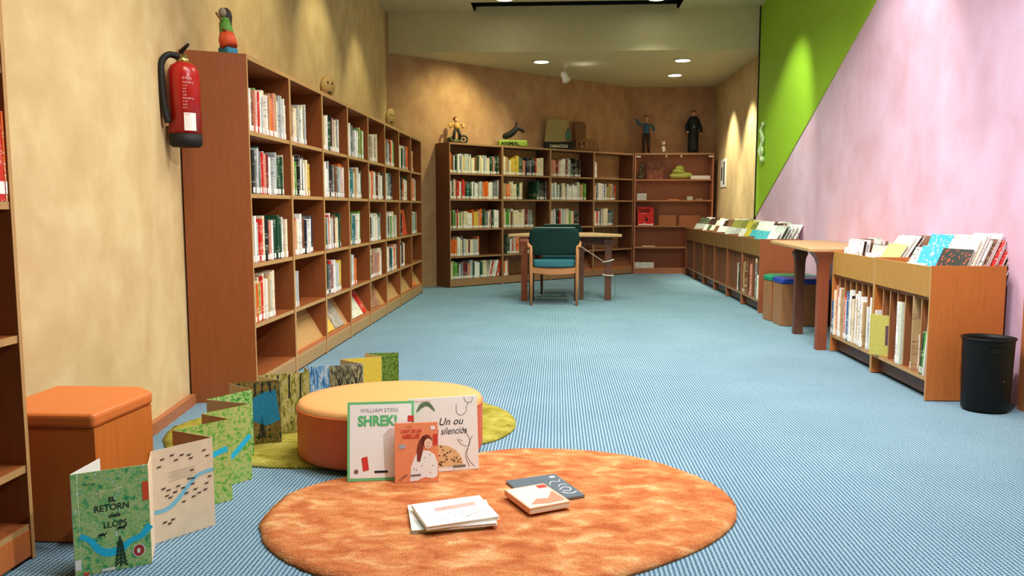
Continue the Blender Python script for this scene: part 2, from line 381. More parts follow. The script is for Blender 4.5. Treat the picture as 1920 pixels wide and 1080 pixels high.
# ------------------------------------------------------------------ bookcases
T = .015
def bookcase(label, loc, rz, w, H, shelves, dep=.3, slant=True, pal=(W_in, W_edge), skew=0, group=None, plinth=.106, pm=W_plinth, far=False):
    t = thing('bookcase', label, 'bookcase', loc, rz, group); ms = [pal[0], pal[1]]
    for s in (0, 1):
        mb = MB()
        if s == 0 and skew:
            mb.prism([(0, 0), (T, 0), (T-skew, dep), (-skew, dep)], 0, H)
            for f in mb.bm.faces:
                if abs(f.calc_center_median().y) < 1e-4: f.material_index = 1
        else:
            a = 0 if s == 0 else w-T; mb.box(a, a+T, 0, dep, 0, H, front=1)
        mb.obj('side_panel', ms, t)
    sk = skew
    def slab(name, z0, z1, y0=.004, mm=ms, y1=None):
        y1 = y1 or dep-.008
        mb = MB(); mb.prism([(T-sk*y0/dep, y0), (w-T, y0), (w-T, y1), (T-sk*y1/dep, y1)], z0, z1)
        for f in mb.bm.faces:
            c = f.calc_center_median()
            if abs(c.y-y0) < 1e-4: f.material_index = 1
        return mb.obj(name, mm, t)
    slab('top_panel', H-.025, H, .0)
    for z in shelves: slab('shelf', z-.022, z)
    mb = MB(); mb.box(T-sk, w-T, dep-.008, dep, .02, H-.025); mb.obj('back_panel', ms, t)
    slab('bottom_shelf', plinth-.018, plinth)
    mb = MB(); mb.box(T, w-T, .003, .018, .012, plinth-.018); mb.obj('plinth', [pm], t)
    if slant:
        mb = MB(); zt = plinth+.29
        mb.prism([(.018, plinth+.004), (.03, plinth+.004), (.2, zt), (.19, zt)], T+.001, w-T-.001, mat=Matrix(((0, 0, 1, 0), (1, 0, 0, 0), (0, 1, 0, 0), (0, 0, 0, 1))))
        b = mb.obj('display_board', [W_edge if not far else pal[0]], t)
        mb = MB(); mb.box(T+.001, w-T-.001, .004, .018, plinth, plinth+.022); mb.obj('ledge', [W_or], t)
    return t
ORD = ['first', 'second', 'third', 'fourth', 'fifth', 'sixth', 'seventh', 'eighth', 'ninth', 'tenth', 'eleventh', 'twelfth', 'thirteenth', 'fourteenth', 'fifteenth', 'sixteenth', 'seventeenth', 'eighteenth', 'nineteenth', 'twentieth'] + ['twenty-'+a for a in ['first', 'second', 'third', 'fourth', 'fifth', 'sixth', 'seventh', 'eighth', 'ninth']] + ['thirtieth'] + ['thirty-'+a for a in ['first', 'second', 'third', 'fourth', 'fifth', 'sixth']]
LS = [1.445, 1.112, .735, .405]
LROT = PI/2; LX = -1.63; LY = 4.21; LW = .679
lcase = []
for b in range(8):
    nm = ['nearest bookcase of the left wall row, orange-brown end panel beside the extinguisher', 'second bookcase from the camera in the left wall row, bottom display board bare',
          'third bookcase of the left wall row, two picture books on its slanted bottom board', 'fourth bookcase of the left wall row, pale picture books on its bottom board',
          'fifth bookcase of the left wall row, one brown picture book on its bottom board', 'sixth bookcase of the left wall row, bottom board bare, leaning books above',
          'seventh bookcase of the left wall row, red book facing out mid height', 'farthest bookcase of the left wall row, red books on its bottom board'][b]
    bookcase(nm, (LX, LY+b*LW, 0), LROT, LW, 1.84, LS, slant=b > 0, skew=.14 if b == 0 else 0, group='bookcases along the left wall')
BROT = math.atan2(2.40, 2.56); BW = .877; BO = Vector((-1.37, 10.24, 0)); BU = Vector((math.cos(BROT), math.sin(BROT), 0))
BS = [1.478, 1.146, .762, .405]
for b in range(4):
    nm = ['leftmost of the dark bookcases on the angled back wall, rows of books full', 'second dark bookcase from the left on the back wall, behind the chair',
          'third dark bookcase from the left on the back wall, behind the table', 'rightmost dark bookcase on the back wall, mostly empty, beside the glass cabinet'][b]
    bookcase(nm, BO+BU*(b*BW), BROT, BW, 1.865, BS, dep=.31, slant=b > 1, pal=(W_dk, W_dke), group='bookcases on the angled back wall', pm=W_dke, far=True)
# foreground bookcase at the left edge
bookcase('light-edged bookcase cut by the left frame edge, beside the orange stool', (-1.548, 2.215-.85, 0), LROT, .85, 1.86, [1.435, 1.056, .672, .287], slant=False, plinth=.11, pm=W_or)

# ------------------------------------------------------------------ shelved books
NEARPAL = ['white']*11+['cream']*7+['pale grey']*6+['grey']*4+['black']*3+['dark green']*3+['green', 'teal', 'red', 'orange', 'orange']+['salmon']*3+['brown']*2+['yellow', 'burgundy', 'navy', 'tan', 'tan']
FARPAL = NEARPAL+['dark green', 'black', 'grey', 'pale grey', 'white']
def book_boxes(mb, th, h, d, mi, pg, lb=None, Mx=None, simple=False):
    c = .0018; M = Mx or Matrix()
    if simple:
        mb.box(0, th, 0, d, 0, h, mi, mat=M, top=pg)
    else:
        e = th*.12
        P = [(0, .0025), (e, .0006), (th/2, 0), (th-e, .0006), (th, .0025), (th, d), (th-c, d), (th-c, .004), (c, .004), (c, d), (0, d)]
        mb.prism(P, 0, h, mi, mat=M); mb.box(c, th-c, .004, d-.003, .002, h-.003, pg, mat=M)
    if lb is not None and th > .008: mb.box(th*.08, th*.92, -.0008, 0, .006, .036, lb, mat=M)
ncount = 0; farmb = MB(); FM = [BK[k] for k in BKN]+[M_pages, M_white]
def place_row(case_loc, rz, w, zt, f0, f1, pal, maxh, who=None, lean=0, thick=(.014, .034), hs=(.2, .27), force=None, nlab=None, stuff=False):
    """books side by side along local x from f0 to f1 of the shelf"""
    global ncount
    base = Matrix.Translation(case_loc) @ Matrix.Rotation(rz, 4, 'Z')
    x = T+.004+f0*(w-2*T); x1 = T+f1*(w-2*T)-.006; k = 0; run = 0; col = None; hh = .23
    while True:
        if run <= 0:
            run = R.choice([1, 1, 1, 2, 2, 3]); col = R.choice(pal); hh = R.uniform(*hs)
            if force and k < len(force): col = force[k]; run = 1
        th = R.uniform(*thick)*R.choice([.6, .8, 1, 1, 1.2]); run -= 1
        if x+th > x1: break
        h = min(maxh-.02, hh*R.uniform(.94, 1.03)); d = R.uniform(.15, .2); yy = R.uniform(.012, .035)
        an = math.radians(lean if lean else R.choice([0, 0, 0, R.uniform(0, 3)]))
        zz = zt+.001+th*math.sin(an) if an else zt+.001
        mi = BKN.index(col)
        loc = Matrix.Translation((x, yy, zt+.0008)) @ Matrix.Rotation(-an if lean >= 0 else an, 4, 'Y')
        if an: loc = Matrix.Translation((x+h*math.sin(an)*(0), yy, zt+.0008+th*math.sin(an))) @ Matrix.Rotation(an, 4, 'Y')
        if stuff or ncount >= 292:
            book_boxes(farmb, th, h, d, mi, len(BKN), len(BKN)+1, base @ loc, simple=True)
        else:
            mb = MB(); book_boxes(mb, th, h, d, 0, 1)
            o = mb.obj('book', [BK[col], M_pages]); o.matrix_world = base @ loc
            tag(o, '%s book, %s from the left, %s' % (col, ORD[k], who), 'book', 'books on the left wall bookcases')
            if th > .008:
                mb = MB(); mb.box(th*.08, th*.92, -.0008, -.0001, .006, .036); s = mb.obj('spine_label', M_white, o)
            ncount += 1
        x += th+R.uniform(.0004, .0015)+h*math.sin(an)*.12; k += 1
SHN = ['top shelf', 'second shelf', 'third shelf', 'fourth shelf']
CASEN = ['nearest left bookcase', 'second left bookcase', 'third left bookcase', 'fourth left bookcase', 'fifth left bookcase', 'sixth left bookcase', 'seventh left bookcase', 'farthest left bookcase']
FILL = [[1, .58, .78, .95, .65, .78, .85, .5], [.92, .64, .95, .75, 1, .6, .85, .6], [.94, .75, .75, .65, .85, .95, .3, .7], [.6, .2, .75, .42, .85, .9, .6, 0]]
MAXH = [.36, .31, .35, .30]
order = [(b, r) for b in range(8) for r in range(4)]
FORCE = {(0, 0): ['white', 'cream', 'white', 'salmon', 'brown', 'salmon', 'green', 'white', 'red', 'white', 'pale grey', 'cream', 'white', 'salmon', 'tan', 'orange'],
         (1, 0): ['orange', 'black', 'dark green', 'red', 'burgundy', 'cream', 'yellow', 'cream', 'pale grey', 'green', 'white', 'cream'],
         (0, 1): ['green', 'dark green', 'black', 'white', 'grey', 'pale grey', 'dark green', 'grey', 'red', 'red', 'white', 'salmon', 'salmon', 'burgundy', 'cream', 'white'],
         (1, 1): ['orange', 'orange', 'orange', 'orange', 'cream', 'green', 'dark green', 'black', 'white', 'black', 'navy', 'white'],
         (0, 2): ['tan', 'orange', 'cream', 'dark green', 'white', 'pale grey', 'red', 'red', 'brown', 'cream', 'black', 'cream', 'salmon', 'tan', 'white'],
         (1, 2): ['orange', 'orange', 'salmon', 'tan', 'salmon', 'cream', 'white', 'white', 'white', 'cream'],
         (2, 2): ['tan', 'cream', 'white', 'dark green', 'pale grey', 'red', 'cream'],
         (2, 3): ['green', 'dark green', 'white', 'dark green', 'white', 'black', 'grey', 'red', 'burgundy', 'burgundy', 'white', 'white'],
         (0, 3): ['salmon', 'tan', 'cream', 'orange', 'green', 'cream', 'orange', 'red', 'cream', 'white', 'brown', 'tan'],
         (4, 1): ['white', 'dark green', 'green', 'cream', 'white', 'salmon', 'white', 'orange', 'orange', 'orange', 'dark green']}
for b, r in order:
    if FILL[r][b] <= 0: continue
    place_row((LX, LY+b*LW, 0), LROT, LW, LS[r], 0 if (b, r) != (6, 2) else .0, FILL[r][b], NEARPAL, MAXH[r], '%s, %s' % (SHN[r], CASEN[b]),
              hs=(.215, .262), force=FORCE.get((b, r)), thick=(.018, .036))
# back-wall rows
BF = [[[(0, .98, ['orange', 'brown', 'white', 'black', 'dark green', 'white', 'grey'])], [(.02, .5, ['cream', 'tan', 'brown', 'cream', 'yellow', 'yellow', 'yellow', 'yellow']), (.5, .92, ['navy', 'black', 'grey', 'black', 'navy'])], [(.03, .75, None)], [(.0, .12, None)]],
      [[(0, .98, ['white', 'black', 'grey', 'cream', 'salmon', 'red', 'white', 'red', 'red', 'dark green', 'dark green', 'teal', 'dark green'])], [(0, .45, None), (.72, .98, ['dark green', 'grey', 'dark green'])], [(0, .85, ['white', 'pale grey', 'teal', 'white', 'teal', 'pale grey'])], [(.0, .58, ['red', 'white', 'grey', 'white', 'white', 'white', 'white', 'blue'])]],
      [[(0, .99, ['salmon', 'black', 'green', 'dark green', 'cream', 'red', 'cream', 'green'])], [(0, .68, ['tan', 'cream', 'white', 'green', 'green', 'green', 'cream', 'brown'])], [(.02, .7, ['white', 'cream', 'pale grey', 'white'])], [(0, .52, ['white', 'cream', 'red', 'teal', 'white'])]],
      [[(0, .6, ['orange', 'orange', 'orange', 'orange', 'cream', 'white', 'cream', 'grey'])], [(.1, .38, ['dark green', 'dark green', 'white', 'red'])], [], []]]
for r in range(4):
    for b in range(4):
        for (f0, f1, fc) in BF[r][b]:
            place_row(BO+BU*(b*BW), BROT, BW, BS[r], f0, f1, FARPAL, .3, force=fc, hs=(.2, .26), stuff=True, thick=(.02, .04))
place_row(BO, BROT, BW, .106, 0, .72, FARPAL, .3, force=['cream', 'cream', 'green', 'green', 'green', 'black', 'pale grey', 'grey', 'burgundy', 'burgundy', 'black', 'salmon'], hs=(.2, .24), stuff=True, thick=(.02, .04))
place_row(BO, BROT, BW, .106, .74, .99, ['white', 'cream', 'red'], .3, lean=14, hs=(.22, .23), stuff=True, thick=(.02, .03))
place_row(BO+BU*BW, BROT, BW, .106, .03, .14, FARPAL, .3, hs=(.2, .24), stuff=True, thick=(.02, .03))
o = farmb.obj('shelved_books', FM); o['kind'] = 'stuff'; tag(o, 'rows of small books on the far left bookcases and back wall bookcases', 'books')

# face-out and lying books (individuals)
def facebook(label, M, w, h, th, m, name='book', cat='book', grp=None, pages=True):
    mb = MB(); mb.box(0, w, 0, .002, 0, h, 0); mb.box(0, w, th-.002, th, 0, h, 0); mb.box(0, .002, .002, th-.002, 0, h, 0)
    mb.box(.002, w-.004, .002, th-.002, .003, h-.003, 1)
    o = mb.obj(name, [m, M_pages]); o.matrix_world = M; return tag(o, label, cat, grp)
def cover_on(b, x, z, y, tilt, w, h, m, label, rz=0):
    base = Matrix.Translation((LX, LY+b*LW, 0)) @ Matrix.Rotation(LROT, 4, 'Z')
    return facebook(label, base @ Matrix.Translation((x, y, z)) @ Matrix.Rotation(-tilt, 4, 'X'), w, h, .012, m, grp='picture books facing out on the bottom boards')
PB1 = comicmat('cover_orange_yellow', (232, 186, 84), (216, 96, 50), 7); PB2 = comicmat('cover_grey_scene', (176, 166, 150), (70, 66, 50), 9)
PB3 = comicmat('cover_pale_trees', (226, 222, 196), (60, 70, 56), 12); PB4 = comicmat('cover_brown_animals', (150, 96, 70), (232, 222, 205), 11)
TI = .55
cover_on(2, .05, .137, .019, TI, .21, .25, PB1, 'yellow and orange picture book on the third left bookcase bottom board')
cover_on(2, .29, .137, .019, TI, .24, .31, PB2, 'grey picture book on the third left bookcase bottom board')
cover_on(3, .14, .137, .019, TI, .32, .3, PB3, 'pale picture book with tree drawings on the fourth left bookcase bottom board')
cover_on(3, .50, .137, .019, TI, .1, .28, BK['red'], 'thin red-edged book beside the pale tree picture book')
cover_on(4, .12, .137, .019, TI, .34, .33, PB4, 'brown and white picture book on the fifth left bookcase bottom board')
cover_on(7, .03, .137, .019, TI, .3, .27, BK['orange'], 'orange-red picture book on the farthest left bookcase bottom board')
base6 = Matrix.Translation((LX, LY+6*LW, 0)) @ Matrix.Rotation(LROT, 4, 'Z')
facebook('yellow-edged book with red cover facing out on the seventh left bookcase', base6 @ Matrix.Translation((.25, .03, .737)) @ Matrix.Rotation(-.12, 4, 'X'), .3, .28, .02, comicmat('cover_red_spot', (206, 52, 36), (190, 176, 90), 5), grp=None)
# lying books on top of the rows
def lying(b, z, x0, x1, m, label, h=.025):
    mb = MB(); mb.box(0, x1-x0, 0, .17, 0, h, 0); o = mb.obj('book', [m]); o.matrix_world = Matrix.Translation((LX, LY+b*LW, 0)) @ Matrix.Rotation(LROT, 4, 'Z') @ Matrix.Translation((x0, .09, z)); tag(o, label, 'book')
# books on the foreground bookcase
fb = Matrix.Translation((-1.548, 2.215-.85, 0)) @ Matrix.Rotation(LROT, 4, 'Z')
def fbook(x, z, th, h, col, an, label):
    mb = MB(); book_boxes(mb, th, h, .19, 0, 1); o = mb.obj('book', [BK[col], M_pages])
    o.matrix_world = fb @ Matrix.Translation((x, .004, z+.001)) @ Matrix.Rotation(an, 4, 'Y'); tag(o, label, 'book', 'books on the bookcase at the left edge')
    mb = MB(); mb.box(th*.08, th*.92, -.0008, -.0001, .02, .055); mb.obj('spine_label', M_white, o)
fbook(.793, 1.056, .03, .275, 'red', .0, 'red book at the right end of the left edge bookcase shelf')
fbook(.825, 1.056, .007, .25, 'orange', .0, 'thin orange-red book against the side panel of the left edge bookcase')
for i, (x, th, c) in enumerate([(.768, .022, 'white'), (.743, .022, 'pale grey'), (.718, .022, 'white'), (.69, .026, 'cream'), (.66, .024, 'white')]):
    fbook(x, 1.056, th, .2+.01*(i % 2), c, 0, '%s book, %s left of the red book on the left edge bookcase' % (c, ORD[i]))
for i, (x, th, c) in enumerate([(.803, .022, 'white'), (.78, .022, 'pale grey'), (.755, .022, 'white')]):
    fbook(x, 1.435, th, .26, c, 0, '%s book, %s from right on the top shelf at the left frame edge' % (c, ORD[i]))

# ------------------------------------------------------------------ glass cabinet
GX, GY, GW, GH = 1.205, 12.66, 1.22, 1.875
GS = [1.474, 1.152, .753, .419]
gt = thing('display_cabinet', 'wooden display cabinet with two glass doors at the far right corner', 'cabinet', (GX, GY, 0))
for a in (0, GW-.022):
    mb = MB(); mb.box(a, a+.022, 0, .33, 0, GH, front=1); mb.obj('side_panel', [W_cab, W_cab], gt)
mb = MB(); mb.box(.022, GW-.022, 0, .33, GH-.025, GH, front=1); mb.obj('top_panel', [W_cab, W_dke], gt)
mb = MB(); mb.box(.022, GW-.022, .32, .33, .02, GH-.025); mb.obj('back_panel', [W_cab], gt)
for z in GS+[.083]:
    mb = MB(); mb.box(.022, GW-.022, .02, .32, z-.022, z, front=1); mb.obj('shelf', [W_cab, W_light], gt)
mb = MB(); mb.box(.022, GW-.022, .005, .02, .0, .06); mb.obj('plinth', [W_cab], gt)
mg, nt, b = nodes('cabinet_glass', (.95, .98, .96), .03, .6); b.inputs['Transmission Weight'].default_value = 1; b.inputs['IOR'].default_value = 1.1
b.inputs['Alpha'].default_value = .25
M_metal = mat('brushed_metal', (205, 200, 180), .35, .02, metal=.7)
for a, hx in ((.024, .0), (GW/2+.001, 1)):
    mb = MB(); mb.box(a, a+GW/2-.026, -.008, -.003, .065, GH-.02); d = mb.obj('glass_door', [mg], gt)
    for z in (GH-.055, .09):
        x = a if not hx else a+GW/2-.026-.06
        mb = MB(); mb.box(x, x+.07, -.013, -.0085, z-.012, z+.014); mb.obj('hinge', [M_metal], d)
    x = a+GW/2-.06-.09 if not hx else a+.1
    mb = MB(); mb.box(x-.01, x+.015, -.02, -.0085, GH-.065, GH-.035); mb.obj('catch', [M_metal], d)
def cabthing(name, label, cat, mb, mats, x, z, y=.1, grp=None):
    return tag(mb.obj(name, mats, loc=(GX+x, GY+y, z+.001)), label, cat, grp)
mb = MB(); mb.box(0, .26, 0, .006, 0, .3); cabthing('picture_board', 'brown pictorial board with a sun motif on the cabinet top shelf', 'picture', mb, [comicmat('cover_brown_sun', (128, 66, 44), (206, 140, 70), 5)], .21, GS[0], .2)
mb = MB(); mb.tube(smooth_path([(0, 0, 0), (.02, 0, .06), (-.02, 0, .12), (.03, 0, .2)], 4), .022); mb.ell((.0, 0, .03), (.05, .04, .03)); mb.ell((.02, 0, .21), (.035, .03, .04)); mb.tube([(.0, 0, .12), (.06, 0, .09), (.07, 0, .04)], .012)
mb.tube([(-.0, 0, .12), (-.06, 0, .1), (-.06, 0, .02)], .012)
cabthing('clay_figure', 'dark twisted clay figure at the left of the cabinet top shelf', 'figurine', mb, [mat('dark_clay', (84, 76, 56), .5, .3, 40)], .11, GS[0], .12)
mb = MB()
for p in [((0, 0, .05), (.14, .06, .05)), ((-.02, 0, .12), (.1, .06, .05)), ((0, 0, .17), (.075, .05, .05)), ((.1, 0, .06), (.1, .05, .05)), ((-.1, 0, .05), (.06, .04, .045))]: mb.ell(*p)
cabthing('clay_model', 'light green clay model in layered lumps on the cabinet top shelf', 'figurine', mb, [mat('lime_clay', (170, 178, 78), .5, .35, 25)], .72, GS[0], .14)
mb = MB(); mb.box(0, .3, 0, .2, 0, .055); cabthing('box', 'long white flat box on the right of the cabinet top shelf', 'box', mb, [M_white], .88, GS[0], .06)
for i, z in enumerate((0, .035, .07)):
    mb = MB(); mb.box(0, .15, 0, .13, 0, .03, 0, front=1); cabthing('box', ['small white box, bottom of the pile on the cabinet second shelf', 'small white box in the middle of the cabinet pile', 'small white box, topmost of the cabinet pile'][i], 'box', mb, [M_white, comicmat('box_print_%d' % i, (225, 230, 235), (40, 50, 80), 22)], .05, GS[1]+z, .07)
mb = MB(); mb.box(0, .085, 0, .06, 0, .055); cabthing('box', 'tiny pale green box on the right of the cabinet second shelf', 'box', mb, [mat('pale_green_card', (205, 214, 190), .6)], .83, GS[1], .06)
mb = MB(); mb.lathe([(0, 0), (.045, .0), (.06, .018), (.055, .018), (.04, .006), (0, .006)], 20); cabthing('dish', 'small shallow pale dish on the cabinet second shelf', 'dish', mb, [mat('pale_china', (225, 205, 170), .3)], 1.02, GS[1], .08)
mb = MB(); mb.box(0, .17, 0, .06, 0, .012); cabthing('paper_strip', 'orange paper strip lying on the cabinet second shelf', 'paper', mb, [mat('orange_paper', (226, 150, 100), .7)], .53, GS[1], .05)
rb = facebook('red book with black lettering standing in the glass cabinet', Matrix.Translation((GX+.07, GY+.07, GS[2]+.001)) @ Matrix.Rotation(-.1, 4, 'X'), .25, .29, .02, mat('cover_red', (214, 36, 30), .45, .05))
F = frame((.0, 0, 0), (1, 0, 0), (0, 0, 1))
text('ULISES', F, .02, .21, .068, M_black, rb, 'title_lettering', bold=.002, xs=.86)
text('* * *', F, .06, .17, .04, M_white, rb, 'lettering')
mb = MB(); mb.poly(F, [(.11, .08), (.15, .13), (.16, .1), (.14, .06)], .001); mb.poly(F, [(.1, .12), (.13, .14), (.14, .12)], .001); mb.obj('cover_mark', [M_black], rb)
mb = MB(); mb.poly(F, [(.01, .004), (.24, .004), (.24, .03), (.16, .02), (.1, .035), (.05, .02), (.01, .03)], .001); mb.obj('white_base_print', [M_white], rb)
mb = MB(); mb.box(0, .3, 0, .008, 0, .3); cabthing('picture_board', 'dark board leaning behind the red book in the cabinet', 'picture', mb, [W_dk], .1, GS[2], .24)
mb = MB(); mb.box(0, .28, 0, .01, 0, .16); mb2 = mb; cabthing('card_sheet', 'plain tan card sheet leaning at the back of the cabinet third shelf', 'card', mb, [mat('tan_card', (214, 150, 104), .6)], .42, GS[2], .27)
mb = MB(); mb.box(0, .34, 0, .01, 0, .16); cabthing('card_sheet', 'wider tan card sheet at the right back of the cabinet third shelf', 'card', mb, [mat('tan_card', (214, 150, 104), .6)], .74, GS[2], .27)
mb = MB(); mb.box(0, .2, 0, .14, 0, .012); cabthing('booklet', 'cream booklet lying flat on the cabinet fourth shelf', 'booklet', mb, [mat('cream_paper', (236, 220, 190), .7)], .15, GS[3], .05)
mb = MB(); mb.box(0, .3, 0, .02, 0, .09, 0); cabthing('panoramic_card', 'white card with blue drawings at the cabinet bottom left', 'card', mb, [comicmat('card_print', (226, 226, 222), (110, 140, 170), 14)], .03, .083, .05)

# ------------------------------------------------------------------ comic browsers on the right
def browser(label, yfar, w, near=False):
    SW, SE, SB, SL_ = (W_or, W_edge, W_tan, W_slot) if near else (W_bsd, W_dke, W_bfr, W_dk)
    t = thing('comic_browser', label, 'comic browser', (1.985, yfar, 0), -PI/2, 'comic browsers along the right wall')
    D = .385; H = .73
    for a in (0, w-T):
        mb = MB(); mb.box(a, a+T, 0, D, 0.005, H, front=1); mb.obj('side_panel', [SW, SE], t)
    mb = MB(); mb.box(T, w-T, 0, .016, .562, H-.006, 0, front=1); mb.obj('front_board', [SB, SB], t)
    mb = MB(); mb.box(T, w-T, D-.012, D, .03, H); mb.obj('back_panel', [SL_], t)
    mb = MB(); mb.box(T, w-T, .016, D-.012, .54, .555); mb.obj('bin_floor', [W_slot], t)
    for k in (1, 2):
        mb = MB(); x = w*k/3; mb.box(x-.004, x+.004, .016, D-.012, .556, .71); mb.obj('bin_partition', [W_slot], t)
    mb = MB(); mb.box(T, w-T, .004, D-.012, .108, .13, 0, front=1); mb.obj('bottom_shelf', [SL_, SE], t)
    mb = MB(); mb.box(T, w-T, .045, .06, .02, .108); mb.obj('skirt', [W_leg], t)
    n = 6
    for k in range(1, n+1):
        x = T+(w-2*T)*k/(n+1); mb = MB(); mb.box(x-.005, x+.005, .012, D-.012, .13, .54, 0, front=1); mb.obj('divider', [SL_, SE], t)
    return t
NB = [(5.862, .76), (5.10, .757)]
browser('comic browser beside the near table, lower slots full of thin books', 5.862, .76, True)
browser('nearest comic browser with bright orange end panel behind the black bin', 5.10, .757, True)
FBY = [12.48-.757*i for i in range(6)]
FL = ['farthest comic browser, next to the glass cabinet', 'second comic browser from the far end, slots empty', 'third comic browser from the far end, slots empty',
      'fourth comic browser from the far end, slots empty', 'fifth comic browser from the far end, a few thin books', 'comic browser with end panel behind the green stool']
for i, y in enumerate(FBY): browser(FL[i], y, .755)

def comic(mbw, h, th, m, M, label, grp, nm='comic'):
    mb = MB(); mb.box(0, mbw, 0, th, 0, h, 1, front=0)
    for f in mb.bm.faces:
        if abs(f.calc_center_median().y-th) < 1e-5 or f.calc_center_median().x < 1e-4: f.material_index = 0
    o = mb.obj(nm, [m, M_white]); o.matrix_world = M; return tag(o, label, 'comic', grp)
def stack(yc, x0, n, cols, grp, where, yaw=.45, lean=.5, hs=(.26, .3), w=.2, gap=None):
    # comics stand in the bin facing the aisle, turned a little to the camera and leaning back to the wall
    for k in range(n):
        h = R.uniform(*hs)*1.16 if k else hs[0]*.97; ww = w*R.uniform(.9, 1.05)
        X = x0+k*(gap or .2/max(n, 1)); ln = lean*(1+.004*k); ya = yaw
        M = Matrix.Translation((X, yc+ww/2*math.cos(ya), .557)) @ Matrix.Rotation(-PI/2+ya, 4, 'Z') @ Matrix.Rotation(-ln, 4, 'X')
        c = cols[k] if k < len(cols) else R.choice(['white', 'white', 'cream', 'pale grey', 'dark green', 'brown', 'black', 'white'])
        comic(ww, h, R.uniform(.006, .012), CM[c], M, '%s comic, %s from the front, %s' % (c, ORD[k], where), grp)
G1 = 'comics in the near browsers'
stack(5.74, 2.02, 9, ['white', 'white', 'black', 'white', 'brown', 'white', 'pale grey', 'white', 'brown'], G1, 'leftmost bin by the near table', yaw=.3, lean=.15, hs=(.21, .24), w=.15, gap=.024)
stack(5.49, 2.06, 6, ['white', 'cream', 'brown', 'white', 'pale grey', 'cream'], G1, 'second bin from the near table', yaw=.3, lean=.3, hs=(.19, .21), w=.15, gap=.03)
stack(5.24, 2.01, 10, ['lime green', 'cream', 'white', 'black', 'brown', 'cream', 'brown', 'white', 'brown', 'cream'], G1, 'bin with the lime green cover', yaw=.22, lean=.6, hs=(.31, .32), w=.19, gap=.021)
stack(4.98, 2.10, 8, ['pale grey', 'brown', 'cream', 'pale grey', 'brown', 'white', 'light blue', 'red'], G1, 'bin left of the light blue comic', yaw=.2, lean=.5, hs=(.28, .31), w=.18, gap=.024)
stack(4.72, 2.05, 7, ['light blue', 'teal', 'white', 'dark green', 'white', 'pale grey', 'red'], G1, 'bin with the light blue cover', yaw=.35, lean=.4, hs=(.29, .32), w=.17, gap=.024)
stack(4.47, 2.04, 12, ['black', 'white', 'cream', 'white', 'white', 'brown', 'white', 'red', 'white', 'red', 'black', 'black'], G1, 'nearest bin above the orange end panel', yaw=.4, lean=.5, hs=(.3, .34), gap=.02, w=.19)
comic(.14, .17, .012, CM['white'], Matrix.Translation((2.005, 4.80, .56)) @ Matrix.Rotation(-PI/2+.4, 4, 'Z') @ Matrix.Rotation(-.35, 4, 'X'), 'small white comic in front of the light blue one', G1)
comic(.13, .15, .012, CM['white'], Matrix.Translation((2.005, 4.55, .56)) @ Matrix.Rotation(-PI/2+.4, 4, 'Z') @ Matrix.Rotation(-.5, 4, 'X'), 'small white comic in front of the black one with red print', G1)
G2 = 'comics in the far browsers'
bn = 0
for i, y in enumerate(FBY):
    for k in range(3):
        yc = y-.13-.25*k
        cols = {0: ['pale grey', 'dark green'], 4: ['white', 'yellow', 'olive'], 3: ['pale grey', 'olive'], 5: ['teal', 'white']}.get(i, [])
        if i == 5 and k == 2: cols = ['white', 'pale grey', 'dark green', 'pale grey']
        if i == 4 and k == 1: cols = ['yellow', 'olive', 'dark green']
        if i == 4 and k == 2: cols = ['teal', 'white']
        stack(yc, 2.02, 6, cols, G2, '%s bin of the %s' % (['left', 'middle', 'right'][k], ['farthest browser', 'second far browser', 'third far browser', 'fourth far browser', 'fifth far browser', 'browser by the stools'][i]), yaw=.25, lean=.5, hs=(.28, .33), w=.17, gap=.036)
        bn += 1
# white wire book support at the end of the far browser
mb = MB(); mb.tube([(2.3, 7.99, .73), (2.3, 7.99, .86), (2.34, 7.99, .86), (2.34, 7.99, .8), (2.36, 7.99, .8), (2.36, 7.99, .73)], .004, 6)
tag(mb.obj('wire_bookend', M_white), 'white wire bookend at the near end of the far browsers', 'bookend')

# thin books in the lower slots
def slotbook(yfar, w, slot, off, th, h, col, label, an=0, nslot=7, m=None, d=.26, yf=.004, grp='thin books in the lower browser slots'):
    base = Matrix.Translation((1.985, yfar, 0)) @ Matrix.Rotation(-PI/2, 4, 'Z')
    x = T+(w-2*T)*slot/nslot+.006+off
    mb = MB(); book_boxes(mb, th, h, d, 0, 1)
    o = mb.obj('thin_book', [m or BK[col], M_pages]); o.matrix_world = base @ Matrix.Translation((x, yf, .131)) @ Matrix.Rotation(an, 4, 'Y')
    tag(o, label, 'book', grp)
    if th > .008:
        mb = MB(); mb.box(th*.1, th*.9, -.0008, -.0001, .01, .045); mb.obj('spine_label', M_white, o)
SL = [['blue', 'white', 'cream', 'salmon'], ['cream', 'white', 'salmon', 'tan'], ['white', 'red', 'white', 'blue'], ['pale grey', 'white', 'black', 'cream'], ['cream', 'white', 'tan', 'white'], ['cream', 'white', 'tan'], ['white', 'pale grey', 'white']]
for s in range(7):
    x = 0
    for k, c in enumerate(SL[s]):
        th = R.uniform(.016, .024); h = R.uniform(.27, .36) if k else R.uniform(.24, .3)
        slotbook(5.862, .76, s, x, th, h, c, '%s thin book, %s from the left in the %s slot beside the near table' % (c, ORD[k], ORD[s]), yf=R.uniform(-.005, .008)); x += th+.001
slotbook(5.10, .757, 0, .002, .012, .27, 'white', 'white thin book at the left of the nearest browser, beside the olive book')
slotbook(5.10, .757, 0, .03, .008, .34, 'orange', 'thin orange book behind the olive book in the nearest browser', yf=.1)
slotbook(5.10, .757, 0, .05, .008, .34, 'brown', 'thin brown book behind the olive book in the nearest browser', yf=.1)
